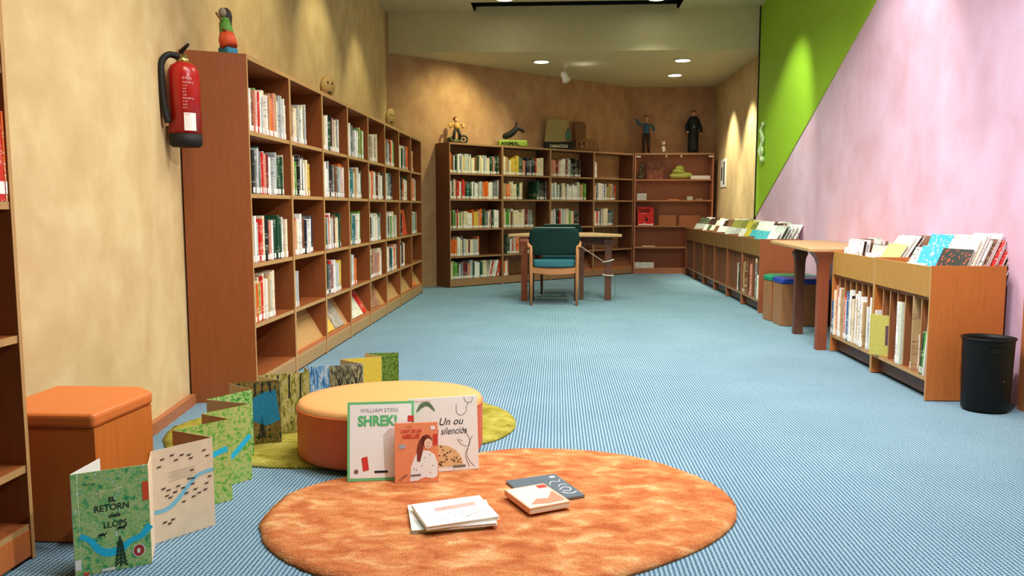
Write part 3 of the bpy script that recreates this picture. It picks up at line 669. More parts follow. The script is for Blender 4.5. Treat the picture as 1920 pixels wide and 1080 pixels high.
ob = facebook('olive green book turned cover-out in the nearest browser', Matrix.Translation((1.95, 5.045, .131)) @ Matrix.Rotation(-PI/2+.55, 4, 'Z'), .2, .25, .02, mat('olive_cover', (184, 176, 88), .6, .12, 14), grp=None)
F = frame((0, 0, 0), (1, 0, 0), (0, 0, 1)); mb = MB(); mb.poly(F, [(.11, .07), (.17, .07), (.17, .19), (.11, .19)], .001); mb.obj('cover_picture', [mat('purple_brown_print', (92, 66, 70), .6)], ob)
slotbook(5.10, .757, 3, .004, .03, .36, 'white', 'white ring binder standing in the middle of the nearest browser')
slotbook(5.10, .757, 3, .037, .03, .355, 'x', 'spiral bound book with black rings in the nearest browser', m=comicmat('spiral_binding', (216, 222, 196), (30, 36, 30), 60))
slotbook(5.10, .757, 5, .002, .01, .42, 'tan', 'tall thin pale book in the nearest browser')
slotbook(5.10, .757, 5, .016, .01, .2, 'white', 'short white book beside the tall thin pale book', yf=.04)
slotbook(5.10, .757, 6, .015, .012, .24, 'dark green', 'green thin book in the last slot of the nearest browser', an=.1)
slotbook(5.10, .757, 6, .032, .012, .24, 'green', 'light green thin book in the last slot of the nearest browser', an=.12)
slotbook(5.10, .757, 6, .052, .01, .31, 'white', 'tall white book leaning in the last slot of the nearest browser', an=.12)
for (i, s, c, h) in [(4, 5, 'white', .3), (4, 5, 'black', .3), (5, 0, 'brown', .34), (5, 0, 'tan', .33), (5, 1, 'brown', .34), (5, 3, 'salmon', .33), (5, 3, 'brown', .36), (5, 5, 'cream', .4), (5, 5, 'grey', .36), (5, 6, 'white', .24), (5, 6, 'cream', .22)]:
    k = R.random()*.03+(.03 if c in ('black', 'tan', 'grey', 'cream') else 0)
    slotbook(FBY[i], .755, s, k, .016, h, c, '%s thin book in the %s slot of the %s' % (c, ORD[s], 'browser behind the stools' if i == 5 else 'fifth far browser'))

# ------------------------------------------------------------------ tables
def flare_leg(mb, x, y, H, a=.033, b=.1, m4=None):
    # square post flaring outwards under the top
    prof = [(a, 0), (a, H-.14), (a*1.12, H-.09), (a*1.5, H-.05), (b*.75, H-.02), (b*.9, H)]
    prev = None
    for r, z in prof:
        vs = [mb.bm.verts.new((x+i*r, y+j*r*.8, z)) for i, j in ((-1, -1), (1, -1), (1, 1), (-1, 1))]
        if prev:
            for k in range(4): mb.face([prev[k], prev[(k+1) % 4], vs[(k+1) % 4], vs[k]])
        else: mb.face(vs[::-1])
        prev = vs
    mb.face(prev)
t = thing('table', 'beech-topped angular table against the pink wall, between the browsers', 'table', (0, 0, 0))
mb = MB(); mb.prism([(1.82, 5.9), (1.86, 5.868), (2.41, 5.868), (2.41, 7.35), (1.96, 7.35), (1.905, 7.26)], .718, .745); mb.obj('tabletop', [W_top], t, bevel=.006)
for (x, y, m) in ((1.935, 5.915, W_red), (1.99, 6.66, W_leg), (2.32, 6.66, W_leg), (2.31, 5.925, W_leg)):
    mb = MB(); flare_leg(mb, x, y, .718, .036, .1 if y < 6 else .05); mb.obj('leg', [m], t)
mb = MB(); mb.box(1.9, 2.4, 5.98, 6.0, .66, .717); mb.obj('apron', [W_leg], t)
t = thing('table', 'small table with dark wooden legs in the middle of the room, chair drawn up', 'table', (0, 0, 0))
mb = MB(); mb.prism([(-.53, 8.82), (.71, 8.82), (.72, 8.86), (.42, 9.5), (-.24, 9.5), (-.54, 8.86)], .715, .745); mb.obj('tabletop', [W_top], t, bevel=.006)
for (x, y, r) in ((-.355, 8.87, .035), (-.29, 9.02, .022), (.285, 9.0, .022), (.575, 8.95, .036)):
    mb = MB(); flare_leg(mb, x, y, .715, r, r*1.6); mb.obj('leg', [W_red if x < -.3 else W_leg], t)
mb = MB(); mb.box(-.3, .53, 8.99, 9.01, .62, .714); mb.obj('apron', [W_leg], t)

# ------------------------------------------------------------------ chairs
M_dgreen = mat('dark_green_fabric', (28, 52, 48), .9, .12, 60, .1); M_seat = mat('teal_fabric', (62, 122, 136), .9, .12, 40, .1)
def make_chair(label, loc, rz):
    t = thing('armchair', label, 'chair', loc, rz, 'green armchairs at the small table')
    # local: back of the chair at y=0 facing +y; origin between the rear feet
    # backrest (curved pad)
    mb = MB(); n = 10; rows = []
    W2 = .27
    def outline(u, v): pass
    prof = []
    for i in range(n+1):
        u = -1+2*i/n
        prof.append(u)
    zs = [.535, .56, .62, .7, .77, .81, .825]; wz = [.84, .95, 1, .99, .96, .9, .8]
    for z, wv in zip(zs, wz):
        tilt = -(z-.53)*.16
        rows.append([(u*W2*wv, -.02+tilt-.035*(1-u*u)*1.0+.02, z) for u in prof])
    for th, sgn in ((0, 1), (.035, -1)):
        g = [[mb.bm.verts.new((x, y+th, z)) for x, y, z in r] for r in rows]
        for a in range(len(g)-1):
            for k in range(n): mb.face([g[a][k], g[a][k+1], g[a+1][k+1], g[a+1][k]], 0, True)
        if th == 0: g0 = g
    for k in range(n):
        mb.face([g0[0][k], g0[0][k+1], g[0][k+1], g[0][k]]); mb.face([g0[-1][k], g0[-1][k+1], g[-1][k+1], g[-1][k]])
    for a in range(len(g)-1):
        mb.face([g0[a][0], g0[a+1][0], g[a+1][0], g[a][0]]); mb.face([g0[a][n], g0[a+1][n], g[a+1][n], g[a][n]])
    bk = mb.obj('backrest', [M_dgreen], t)
    mb = MB(); mb.tube([(x, y+.015, z+.002) for x, y, z in rows[-1]], .006, 6); mb.obj('piping', [mat('grey_piping', (120, 140, 132), .6)], bk)
    # seat
    mb = MB(); P = [(-.215, .03), (-.12, .005), (0, -.003), (.12, .005), (.215, .03), (.235, .42), (.2, .455), (-.2, .455), (-.235, .42)]
    mb.prism(P, .405, .465); mb.obj('seat', [M_seat], t, bevel=.018)
    mb = MB(); PP = smooth_path([(-.235, .0, .375), (-.12, -.035, .365), (0, -.045, .362), (.12, -.035, .365), (.235, .0, .375)], 4)
    for k in range(len(PP)-1):
        a, b_ = PP[k], PP[k+1]
        v = [mb.bm.verts.new(q) for q in (a+Vector((0, 0, -.028)), b_+Vector((0, 0, -.028)), b_+Vector((0, 0, .03)), a+Vector((0, 0, .03)))]
        w_ = [mb.bm.verts.new(q.co+Vector((0, .022, 0))) for q in v]
        mb.face(v); mb.face(w_[::-1]); mb.face([v[0], v[1], w_[1], w_[0]]); mb.face([v[2], v[3], w_[3], w_[2]])
    mb.box(-.235, .235, .42, .44, .36, .4); mb.box(-.245, -.225, .0, .44, .36, .4); mb.box(.225, .245, .0, .44, .36, .4)
    mb.obj('seat_rail', [W_light], t)
    for s in (-1, 1):
        mb = MB(); mb.tube([(s*.24, -.02, 0), (s*.243, .0, .3), (s*.245, -.005, .5), (s*.247, -.02, .64)], [.014, .019, .02, .016], 10); mb.obj('leg', [W_light], t)
        mb = MB(); mb.tube([(s*.235, .45, 0), (s*.24, .43, .36), (s*.262, .4, .6), (s*.268, .36, .645)], [.013, .018, .017, .014], 10); mb.obj('leg', [W_leg], t)
        mb = MB(); pth = smooth_path([(s*.262, -.03, .615), (s*.27, .0, .655), (s*.275, .15, .66), (s*.272, .33, .66), (s*.268, .38, .64)], 4)
        mb.tube(pth, .018, 10); mb.obj('armrest', [W_light], t)
        mb = MB(); mb.tube([(s*.245, -.01, .56), (s*.22, -.012, .6)], .01, 6); mb.obj('back_bracket', [W_leg], t)
    return t
ch = make_chair('armchair with dark green back, seen from behind, in front of the small table', (-.025, 8.46, 0), 0)
dup(ch, (.06, 9.98, 0), PI, 'second green armchair on the far side of the small table, only its back rim showing')

# cable with coils hung on the table leg
t = thing('security_cable', 'grey cable running from the small table to coils on its right leg', 'cable')
mb = MB(); mb.tube(smooth_path([(.25, 8.87, .712), (.25, 8.86, .64), (.27, 8.86, .61), (.4, 8.87, .52), (.52, 8.9, .44)], 5), .006, 6); mb.obj('taut_wire', [mat('grey_cable', (165, 150, 130), .5)], t)
for z, tl in ((.445, .3), (.285, -.1)):
    mb = MB(); mb.tube([(.575+.062*math.cos(a*PI/8), 8.95+.05*math.sin(a*PI/8), z+tl*.05*math.cos(a*PI/8)) for a in range(17)], .007, 6); mb.obj('coil', [mat('pale_cable', (205, 200, 180), .4)], t)
mb = MB(); mb.tube(smooth_path([(.62, 8.94, .3), (.65, 8.93, .25), (.66, 8.93, .1), (.64, 8.92, .03), (.56, 8.88, .008), (.4, 8.9, .006), (.26, 8.98, .006)], 6), .0035, 6); mb.obj('loose_wire', [mat('dark_cable', (90, 120, 116), .4)], t)

# ------------------------------------------------------------------ stools
M_oleath = mat('orange_leather', (208, 114, 50), .42, .04, 6, .4); M_gleath = mat('green_leather', (24, 134, 96), .38, .04, 6, .4); M_bleath = mat('blue_leather', (34, 66, 160), .38, .04, 6, .4)
def stool(label, poly, h, mc, mw, mw2=None):
    cx = sum(p[0] for p in poly)/len(poly); cy = sum(p[1] for p in poly)/len(poly)
    t = thing('box_stool', label, 'stool', (cx, cy, 0)); P = [(x-cx, y-cy) for x, y in poly]
    mb = MB(); mb.prism([(x*.97, y*.97) for x, y in P], .004, h-.035); mb.obj('body', [mw], t)
    mb = MB(); mb.prism(P, h-.035, h+.012); mb.obj('cushion', [mc], t, bevel=.014)
    return t
stool('orange leather topped wooden box stool at the left wall, beside the edge bookcase', [(-1.405, 2.31), (-1.385, 2.63), (-1.46, 2.70), (-1.77, 2.70), (-1.77, 2.31)], .40, M_oleath, wood('stool_wood', (196, 110, 44)))
stool('blue topped wooden box stool beside the near table legs', [(1.965, 7.075), (2.385, 7.075), (2.385, 7.37), (1.975, 7.37), (1.95, 7.3)], .405, M_bleath, wood('stool_wood_tan', (150, 104, 66)))
stool('green topped wooden box stool behind the blue topped one', [(1.945, 7.385), (2.385, 7.385), (2.385, 7.69), (2.0, 7.69), (1.925, 7.55)], .405, M_gleath, wood('stool_wood_tan', (150, 104, 66)))

# ------------------------------------------------------------------ waste bin
t = thing('waste_bin', 'black plastic waste bin beside the nearest comic browser', 'bin', (2.21, 4.175, 0)); M_bin = mat('black_plastic', (13, 13, 11), .5, 0, spec=.25)
mb = MB(); mb.lathe([(0, .004), (.118, .004), (.128, .015), (.138, .36), (.142, .372), (.146, .374), (.146, .38), (.138, .38), (.132, .36), (.122, .02), (0, .02)], 40, sx=.88, sy=.8); mb.obj('body', [M_bin], t)
mb = MB(); mb.box(-.05, .05, -.1135, -.109, .315, .335); mb.obj('handle_slot', [M_black], t)
mb = MB(); mb.ell((.03, -.106, .17), (.004, .003, .004)); mb.obj('rivet', [mat('dark_metal', (70, 70, 66), .4)], t)

# ------------------------------------------------------------------ rugs
def rug(name, label, pts, m, h, cat='rug', seed=1):
    P = smooth_path([(*p, 0) for p in pts]+[(*pts[0], 0)], 10)[:-1]; n = len(P)
    c = sum(P, Vector())/n; mb = MB(); rr = random.Random(seed); prev = None
    K = 26
    rings = []
    for k in range(K+1):
        f = k/K
        ring = []
        for i, p in enumerate(P):
            q = c+(p-c)*f; e = 1-f
            z = h*(1-max(0, (f-.965)/.035)**2*.55)+(rr.uniform(-.002, .002) if f > .97 else 0)
            jx = rr.uniform(-.002, .002) if k == K else 0
            ring.append((q.x+jx, q.y+jx, z))
        rings.append(ring)
    cv = mb.bm.verts.new((c.x, c.y, h)); R0 = [mb.bm.verts.new(p) for p in rings[1]]
    for i in range(n): mb.face([cv, R0[i], R0[(i+1) % n]], 0, True)
    for k in range(2, K+1):
        R1 = [mb.bm.verts.new(p) for p in rings[k]]
        for i in range(n): mb.face([R0[i], R1[i], R1[(i+1) % n], R0[(i+1) % n]], 0, True)
        R0 = R1
    B = [mb.bm.verts.new((v.co.x*1, v.co.y, .001)) for v in R0]
    for i in range(n): mb.face([R0[i], B[i], B[(i+1) % n], R0[(i+1) % n]], 0, True)
    mb.face(B[::-1])
    return tag(mb.obj(name, [m]), label, cat)
rug('round_rug', 'big round mottled orange rug lying on the blue carpet', [(-.965, 2.47), (-.975, 2.62), (-.955, 2.76), (-.88, 2.865), (-.74, 2.98), (-.56, 3.1), (-.38, 3.23), (-.19, 3.32), (0.0, 3.335), (.18, 3.31), (.35, 3.235), (.48, 3.11), (.58, 2.96), (.625, 2.8), (.615, 2.66), (.57, 2.54), (.47, 2.4), (.33, 2.27), (.16, 2.15), (-.02, 2.06), (-.22, 2.01), (-.42, 2.03), (-.6, 2.1), (-.74, 2.18), (-.88, 2.31)], M_rug, .022)
rug('round_rug', 'olive green round rug under the orange pouf and folding book', [(-1.8, 3.6), (-1.75, 3.4), (-1.6, 3.2), (-1.4, 3.1), (-1.2, 3.06), (-1.04, 3.05), (-.88, 3.08), (-.7, 3.15), (-.52, 3.27), (-.33, 3.41), (-.24, 3.52), (-.19, 3.7), (-.22, 3.9), (-.32, 4.08), (-.5, 4.22), (-.75, 4.28), (-1.05, 4.26), (-1.3, 4.18), (-1.52, 4.02), (-1.72, 3.82)], M_rugy, .02, seed=2)

# ------------------------------------------------------------------ pouf
t = thing('pouf', 'low round orange leather pouf behind the three standing books', 'pouf', (-.69, 3.265, .021), .25)
M_ob = mat('orange_leather_side', (212, 96, 36), .45, .05, 5, .35); M_ot = mat('orange_leather_sheen', (214, 158, 94), .45, .04, 5, .5)  # one leather; sheen from the lights is put into the paler top colour
sx, sy = .385, .3
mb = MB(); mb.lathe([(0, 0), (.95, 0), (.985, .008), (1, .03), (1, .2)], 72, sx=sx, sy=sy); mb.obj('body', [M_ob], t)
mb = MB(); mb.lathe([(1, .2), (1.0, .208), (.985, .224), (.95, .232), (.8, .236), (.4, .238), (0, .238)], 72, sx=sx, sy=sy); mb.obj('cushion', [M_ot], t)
mb = MB(); mb.tube([(1.004*sx*math.cos(a*PI/36), 1.004*sy*math.sin(a*PI/36), .204) for a in range(73)], .0025, 6); mb.obj('seam', [M_ob], t)

# ------------------------------------------------------------------ standing books on the rug
INK = mat('black_ink', (30, 34, 34), .7, 0); INKR = mat('red_ink', (206, 60, 48), .7, 0); INKG = mat('green_ink', (92, 184, 110), .7, 0)
def standing(label, bl, br, h, lean, th, m, z=.0235, spine=None):
    bl = Vector((*bl, z)); br = Vector((*br, z)); w = (br-bl).length; a = math.atan2(br.y-bl.y, br.x-bl.x)
    M = Matrix.Translation(bl) @ Matrix.Rotation(a, 4, 'Z') @ Matrix.Rotation(-lean, 4, 'X')
    o = facebook(label, M, w, h, th, m, grp='books standing against the pouf'); return o, w, frame((0, 0, 0), (1, 0, 0), (0, 0, 1))
GRN_ED = mat('green_border_cover', (112, 196, 128), .5, .02)
o, w, F = standing('white picture book with green border titled SHREK!, leaning on the pouf', (-.773, 2.852), (-.528, 2.893), .292, .24, .014, GRN_ED)
mb = MB(); mb.poly(F, [(.009, .01), (w-.009, .01), (w-.009, .282), (.009, .282)], .0005); mb.obj('cover_panel', [M_white], o)
text('WILLIAM STEIG', F, w/2-.005, .253, .02, mat('grey_ink', (150, 150, 150), .7, 0), o, 'author_lettering', align='CENTER', xs=1.05)
text('SHREK!', F, w/2-.012, .203, .052, INKG, o, 'title_lettering', align='CENTER', bold=.0022, xs=.88)
mb = MB(); mb.poly(F, [(.225, .237), (w, .237), (w, .215), (.225, .215)], .0014); mb.obj('red_tag', [INKR], o)
mb = MB(); disc(mb, F, .033, .035, .008, .008, .0014); mb.obj('emblem', [mat('brown_print', (134, 92, 76), .6)], o)
mb = MB(); mb.poly(F, [(.058, .035), (.08, .04), (.074, .09), (.052, .084)], .0014); mb.obj('red_card_print', [INKR], o)
mb = MB(); mb.poly(F, [(.1, .028), (.15, .028), (.15, .036), (.1, .036)], .0014); mb.obj('label_strip', [INK], o)
o, w, F = standing('white picture book with speckled egg and black script, right against the pouf', (-.553, 2.95), (-.298, 3.03), .285, .13, .012, mat('ivory_cover', (240, 238, 228), .55, .02))
text('Un ou', F, .112, .178, .04, INK, o, 'title_lettering', shear=.3, xs=.95)
text('\u00e9s silenci\u00f3s', F, .085, .142, .038, INK, o, 'title_lettering', shear=.3, xs=.8)
text('Dianna Hutts Aston', F, .02, .272, .008, INKR, o, 'author_lettering')
mb = MB(); pts = [(.09+.095*math.cos(a*PI/20), .03+.085*math.sin(a*PI/20)) for a in range(0, 21)]; pts = [(x+.02, y-.012) for x, y in pts]
mb.poly(F, pts, .0008); mb.obj('egg_print', [mat('egg_tan', (224, 186, 130), .6, .1, 30)], o)
mb = MB()
for _ in range(75):
    a = R.uniform(.12, PI-.12); r = R.uniform(.1, .93)
    disc(mb, F, .11+.095*r*math.cos(a), .02+.083*r*math.sin(a), R.uniform(.0018, .0042), R.uniform(.0014, .003), .0014, 0, 7, .3)
mb.obj('egg_speckles', [mat('dark_brown_ink', (56, 38, 28), .7, 0)], o)
mb = MB(); ribbon(mb, F, [(.03, .235), (.05, .258), (.075, .262), (.1, .235)], [.004, .018, .016, .004]); mb.obj('leaf_print', [mat('leaf_green_ink', (96, 124, 84), .7, .3, 60)], o)
mb = MB()
for P_ in ([(.23, .01), (.215, .06), (.235, .11), (.21, .16)], [(.25, .01), (.222, .05), (.23, .1), (.245, .13)], [(.215, .28), (.225, .262), (.245, .262), (.25, .28)], [(.185, .255), (.185, .225), (.2, .212), (.22, .222), (.225, .24)], [(.222, .24), (.235, .262)], [(.185, .12), (.2, .1), (.22, .09)], [(.04, .11), (.055, .105)], [(.05, .115), (.06, .1)], [(.19, .12), (.205, .112)]):
    ribbon(mb, F, P_, .0016, n=4)
mb.obj('branch_print', [INK], o)
mb = MB(); mb.poly(F, [(.165, .012), (.215, .012), (.215, .02), (.165, .02)], .0016); mb.obj('label_strip', [mat('grey_strip', (110, 110, 108), .7, 0)], o)
o, w, F = standing('smaller orange novel showing a long-haired girl in a white coat, front of three', (-.592, 2.845), (-.434, 2.874), .218, .2, .024, mat('peach_orange_cover', (236, 142, 96), .5, .06, 12))
text("L'ANY DE LES", F, .022, .183, .016, INKR, o, 'title_lettering', shear=.2, bold=.0006, xs=.8)
text('ABELLES', F, .026, .162, .021, INKR, o, 'title_lettering', shear=.2, bold=.0008, xs=.85)
text('autora', F, .045, .203, .007, INK, o, 'author_lettering')
mb = MB(); mb.poly(F, [(.134, .205), (.15, .205), (.15, .192), (.134, .192)], .001); mb.obj('white_tag', [M_white], o)
mb = MB(); mb.poly(F, [(.142, .175), (w, .175), (w, .135), (.142, .135)], .001); mb.obj('red_tag', [INKR], o)
mb = MB(); mb.poly(F, [(.055, .004), (.06, .06), (.08, .105), (.1, .115), (.125, .115), (.147, .1), (w-.002, .07), (w-.004, .02), (.14, .012), (.11, .018), (.08, .006)], .0007); g = mb.obj('coat_print', [M_white], o)
mb = MB(); ribbon(mb, F, [(.112, .165), (.098, .14), (.092, .11), (.088, .075)], [.018, .024, .022, .01], .001); disc(mb, F, .118, .152, .02, .022, .001); mb.obj('hair_print', [mat('auburn_ink', (128, 56, 40), .7, .1)], o)
mb = MB(); disc(mb, F, .124, .14, .015, .019, .0013); mb.obj('face_print', [mat('skin_print', (240, 196, 170), .7, 0)], o)
mb = MB()
for x, y in ((.119, .143), (.129, .143)): disc(mb, F, x, y, .0016, .0012, .0016, n=8)
ribbon(mb, F, [(.12, .131), (.124, .129), (.129, .132)], .0012, .0016, n=3)
for x, y in ((.07, .05), (.1, .06), (.11, .09), (.13, .1), (.14, .06), (.09, .03), (.08, .045), (.13, .035)): disc(mb, F, x, y, .0022, .0015, .0016, n=7)
ribbon(mb, F, [(.012, .008), (.03, .022), (.045, .03)], .0015); ribbon(mb, F, [(.02, .006), (.045, .03)], .0015)
mb.obj('line_print', [INK], o)
mb = MB(); mb.poly(F, [(.058, .022), (.095, .024), (.095, .03), (.058, .028)], .0018); mb.obj('label_strip', [mat('grey_strip', (110, 110, 108), .7, 0)], o)
mb = MB(); mb.poly(F, [(.015, .125), (.04, .125), (.04, .14), (.015, .14)], .001); mb.obj('grey_print', [mat('grey_blue_print', (168, 170, 172), .7)], o)

# ------------------------------------------------------------------ books lying on the rug
def lyingbook(name, label, c, u, L_, W_, th, z, m):
    a = math.atan2(u[1], u[0])
    mb = MB(); mb.box(0, L_, 0, W_, 0, .002, 0); mb.box(0, L_, 0, W_, th-.002, th, 0); mb.box(0, .0025, 0, W_, .002, th-.002, 0)
    mb.box(.0025, L_-.003, .003, W_-.003, .002, th-.002, 1)
    o = mb.obj(name, [m, M_pages], loc=(c[0], c[1], z), rz=a); tag(o, label, 'book', 'books lying flat on the orange rug'); return o, frame((0, 0, th), (1, 0, 0), (0, 1, 0))
Z = .0235
o, F = lyingbook('book', 'pale grey-green picture book, bottom of the left pile on the orange rug', (-.447, 2.39), (.97, .24), .235, .22, .011, Z, mat('sage_cover', (196, 208, 196), .5, .05))
mb = MB(); disc(mb, F, .03, .12, .03, .045, .0006); mb.obj('cover_print', [M_white], o)
o, F = lyingbook('book', 'white slim picture book, middle of the left pile on the orange rug', (-.40, 2.385), (.965, .26), .225, .205, .009, Z+.0115, mat('ivory_cover', (240, 238, 228), .55, .02))
o, F = lyingbook('book', 'white picture book with pink title, topmost of the left pile on the rug', (-.395, 2.37), (.912, .41), .238, .2, .012, Z+.021, mat('ivory_cover', (240, 238, 228), .55, .02))
mb = MB(); mb.poly(F, [(.06, .11), (.2, .12), (.2, .15), (.06, .14)], .0006); mb.obj('pink_title_print', [mat('pink_print', (232, 160, 146), .6, .1, 60)], o)
mb = MB()
for _ in range(26): disc(mb, F, R.uniform(.02, .22), R.uniform(.02, .19), .004, .0015, .0006, 0, 6, .5)
for y in (.03, .05, .07): ribbon(mb, F, [(.12, y), (.16, y+.012), (.19, y), (.225, y+.01)], .0015)
mb.obj('squiggle_print', [mat('soft_grey_ink', (120, 116, 124), .7, 0)], o)['kind'] = 'stuff'
o, F = lyingbook('book', 'dark slate picture book with white drawing, under the peach book on the rug', (-.035, 2.635), (.93, -.1), .165, .0, .008, Z, M_white) if False else lyingbook('book', 'dark slate picture book with white drawing, under the peach book on the rug', (.045, 2.628), (.82, .57), .11, .28, .008, Z, mat('slate_cover', (82, 96, 104), .5, .12, 20))
o.rotation_euler = (0, 0, math.atan2(.215, -.105)-PI/2); o.location = (-.075, 2.65, Z)
bpy.context.view_layer.update()
mb = MB(); mb.box(0, .2, 0, .245, 0, .002, 0); mb.box(0, .2, 0, .245, .007, .009, 0); mb.box(.002, .197, .003, .242, .002, .007, 1); me = mb
old = o.data; tmp = me.obj('book', [mat('slate_cover', (82, 96, 104), .5, .12, 20), M_pages]); o.data = tmp.data; bpy.data.objects.remove(tmp)
F = frame((0, 0, .009), (1, 0, 0), (0, 1, 0))
mb = MB(); ribbon(mb, F, [(.14, .08), (.165, .1), (.185, .085), (.17, .06), (.15, .07)], .004); ribbon(mb, F, [(.13, .14), (.15, .17), (.175, .16), (.19, .18)], .003); ribbon(mb, F, [(.14, .06), (.15, .04), (.17, .035), (.19, .045)], .005)
ribbon(mb, F, [(.15, .11), (.17, .13), (.19, .12)], .003); disc(mb, F, .175, .215, .012, .009, .0007); mb.obj('white_drawing', [M_white], o)
o, F = lyingbook('book', 'thick peach-edged book with brown picture on the right of the orange rug', (-.083, 2.545), (.876, .482), .155, .196, .02, Z+.0095, mat('peach_edge_cover', (232, 168, 132), .5, .05))
o['label'] = 'thick peach-edged book with pale brown cover picture, lying on the slate book'
mb = MB(); mb.poly(F, [(.006, .006), (.149, .006), (.149, .19), (.006, .19)], .0004); mb.obj('cover_panel', [mat('cream_cover', (236, 214, 184), .5, .05)], o)
mb = MB(); mb.poly(F, [(.02, .03), (.06, .07), (.1, .06), (.13, .1), (.146, .12), (.146, .02), (.08, .015)], .0009); mb.obj('picture_print', [mat('brown_picture_ink', (186, 130, 100), .6, .25, 40)], o)
mb = MB(); mb.poly(F, [(.115, .155), (.15, .155), (.15, .185), (.115, .185)], .001); mb.obj('red_tag', [INKR], o)

# ------------------------------------------------------------------ folding (accordion) book
def painted(name, base, cols, sc=9, stretch=(1, 1, 1)):
    if name in MC: return MC[name]
    m, nt, b = nodes(name, lin(base), .5, .35)
    mp = mapping(nt, tuple(sc*s for s in stretch)); n = add(nt, 'ShaderNodeTexNoise'); n.inputs['Detail'].default_value = 7; n.inputs['Roughness'].default_value = .68
    n.inputs['Distortion'].default_value = .15
    L(nt, mp.outputs[0], n.inputs[0]); k = len(cols)
    r = ramp(nt, n.outputs[0], [(.34+.32*i/(k-1), lin(c)) for i, c in enumerate(cols)])
    L(nt, r.outputs[0], b.inputs['Base Color']); MC[name] = m; return m
P_cover = painted('painted_meadow', (110, 170, 90), [(50, 132, 86), (92, 176, 110), (146, 192, 106), (190, 206, 134), (88, 174, 100), (214, 230, 200)], 9)
P_kraft = mat('tan_board_back', (196, 168, 132), .8, .05, 8)
P_cream = mat('cream_page', (228, 206, 172), .7, .05, 6)
P_leaf = painted('painted_leaves', (90, 160, 70), [(30, 84, 40), (70, 152, 62), (120, 184, 84), (206, 218, 150), (60, 140, 60)], 16)
P_meadow = painted('painted_grass', (130, 180, 80), [(60, 140, 50), (108, 178, 66), (168, 190, 100), (196, 200, 120), (90, 160, 60)], 12)
P_forest = painted('painted_dark_forest', (60, 70, 40), [(20, 26, 18), (58, 66, 40), (120, 116, 50), (150, 110, 60), (30, 36, 24)], 14, (1, 1, .5))
P_olivef = painted('painted_olive_forest', (130, 130, 60), [(40, 36, 24), (110, 116, 44), (160, 158, 72), (200, 190, 130), (60, 54, 30)], 13, (1.5, 1.5, .4))
P_fall = painted('painted_waterfall', (70, 130, 190), [(30, 44, 60), (50, 120, 190), (100, 160, 205), (210, 226, 235), (60, 110, 170)], 10, (2.2, 2.2, .35))
P_grove = painted('painted_grey_grove', (90, 90, 70), [(30, 30, 28), (90, 88, 70), (150, 150, 110), (190, 190, 160)], 16, (1.5, 1.5, .5))
P_yel = mat('yellow_page', (206, 186, 70), .6, .06, 20)
P_jung = painted('painted_jungle', (70, 110, 50), [(24, 40, 26), (60, 104, 40), (120, 150, 60), (40, 70, 40)], 18)
FB = thing('folding_picture_book', 'long zigzag folding picture book standing on the floor, green wolf cover in front', 'book', (-1.349, 2.091, 0))
FO = Vector((-1.349, 2.091, 0))
VV = [(-1.349, 2.237), (-1.349, 2.091), (-1.335, 2.1), (-1.18, 2.193), (-1.238, 2.325), (-1.115, 2.482), (-1.285, 2.556), (-1.15, 2.708), (-1.282, 2.773), (-1.162, 2.925), (-1.358, 2.985), (-1.245, 3.162), (-1.388, 3.273), (-1.192, 3.345), (-1.326, 3.435), (-1.12, 3.527), (-1.18, 3.64), (-.92, 3.72), (-1.06, 3.83), (-.874, 3.915), (-.98, 4.0), (-.81, 4.03)]
PM = [M_white, P_cover, P_cover, P_cream, P_cream, P_kraft, P_meadow, P_kraft, P_meadow, P_kraft, P_leaf, P_kraft, P_forest, P_cream, P_olivef, P_olivef, P_fall, P_kraft, P_yel, P_cream, P_jung]
FN = ['inside_cover', 'spine', 'front_cover'] + ['page']*18
fpanels = []
for i in range(len(VV)-1):
    a = Vector((*VV[i], 0))-FO; b_ = Vector((*VV[i+1], 0))-FO
    a.z = b_.z = 0; u = (b_-a); ln = u.length; u.normalize(); nrm = Vector((u.y, -u.x, 0))
    zb = .001 if (VV[i][1] < 2.93) else .0225
    th = .0025 if i < 3 else .0012
    mb = MB(); Mx = Matrix.Translation(a) @ Matrix.Rotation(math.atan2(u.y, u.x), 4, 'Z')
    mb.box(.0005, ln-.0005, -th/2, th/2, zb, .295+(.004 if i < 3 else 0), 0, mat=Mx)
    o = mb.obj(FN[i], [PM[i]], FB)
    side = 1
    Fp = frame(a+nrm*(th/2), u, (0, 0, 1))
    fpanels.append((o, Fp, ln))
WATER = mat('river_blue_ink', (40, 190, 226), .6, .04); WATER2 = mat('soft_blue_ink', (126, 190, 208), .7, .05); DK = mat('dark_brown_ink', (56, 38, 28), .7, 0)
# front cover art
o, F, w = fpanels[2]; H = .297
TXI = mat('black_ink', (30, 34, 34), .7, 0)
text('EL', F, .085, .205, .02, TXI, o, 'title_lettering', align='CENTER', bold=.0006)
text('RETORN', F, .083, .18, .027, TXI, o, 'title_lettering', align='CENTER', bold=.0002, xs=.86)
text('dels', F, .088, .159, .019, TXI, o, 'title_lettering', align='CENTER', shear=.3, bold=.0005)
text('LLOPS', F, .09, .13, .026, TXI, o, 'title_lettering', align='CENTER', bold=.0002, xs=.86)
mb = MB(); ribbon(mb, F, [(.0, .118), (.025, .1), (.045, .07), (.07, .056), (.1, .062), (.13, .082), (.155, .09), (w, .118)], [.016, .016, .02, .024, .022, .016, .018, .02], .0006); mb.obj('river_print', [WATER], o)
mb = MB(); mb.poly(F, [(w-.017, .25), (w-.001, .25), (w-.001, .195), (w-.017, .195)], .001); mb.obj('red_tag', [mat('orange_red_tag', (232, 84, 44), .5, 0)], o)
mb = MB(); disc(mb, F, w-.033, .048, .0155, .0185, .001, n=28); em = mb.obj('emblem', [mat('dark_red_print', (170, 56, 44), .6, 0)], o)
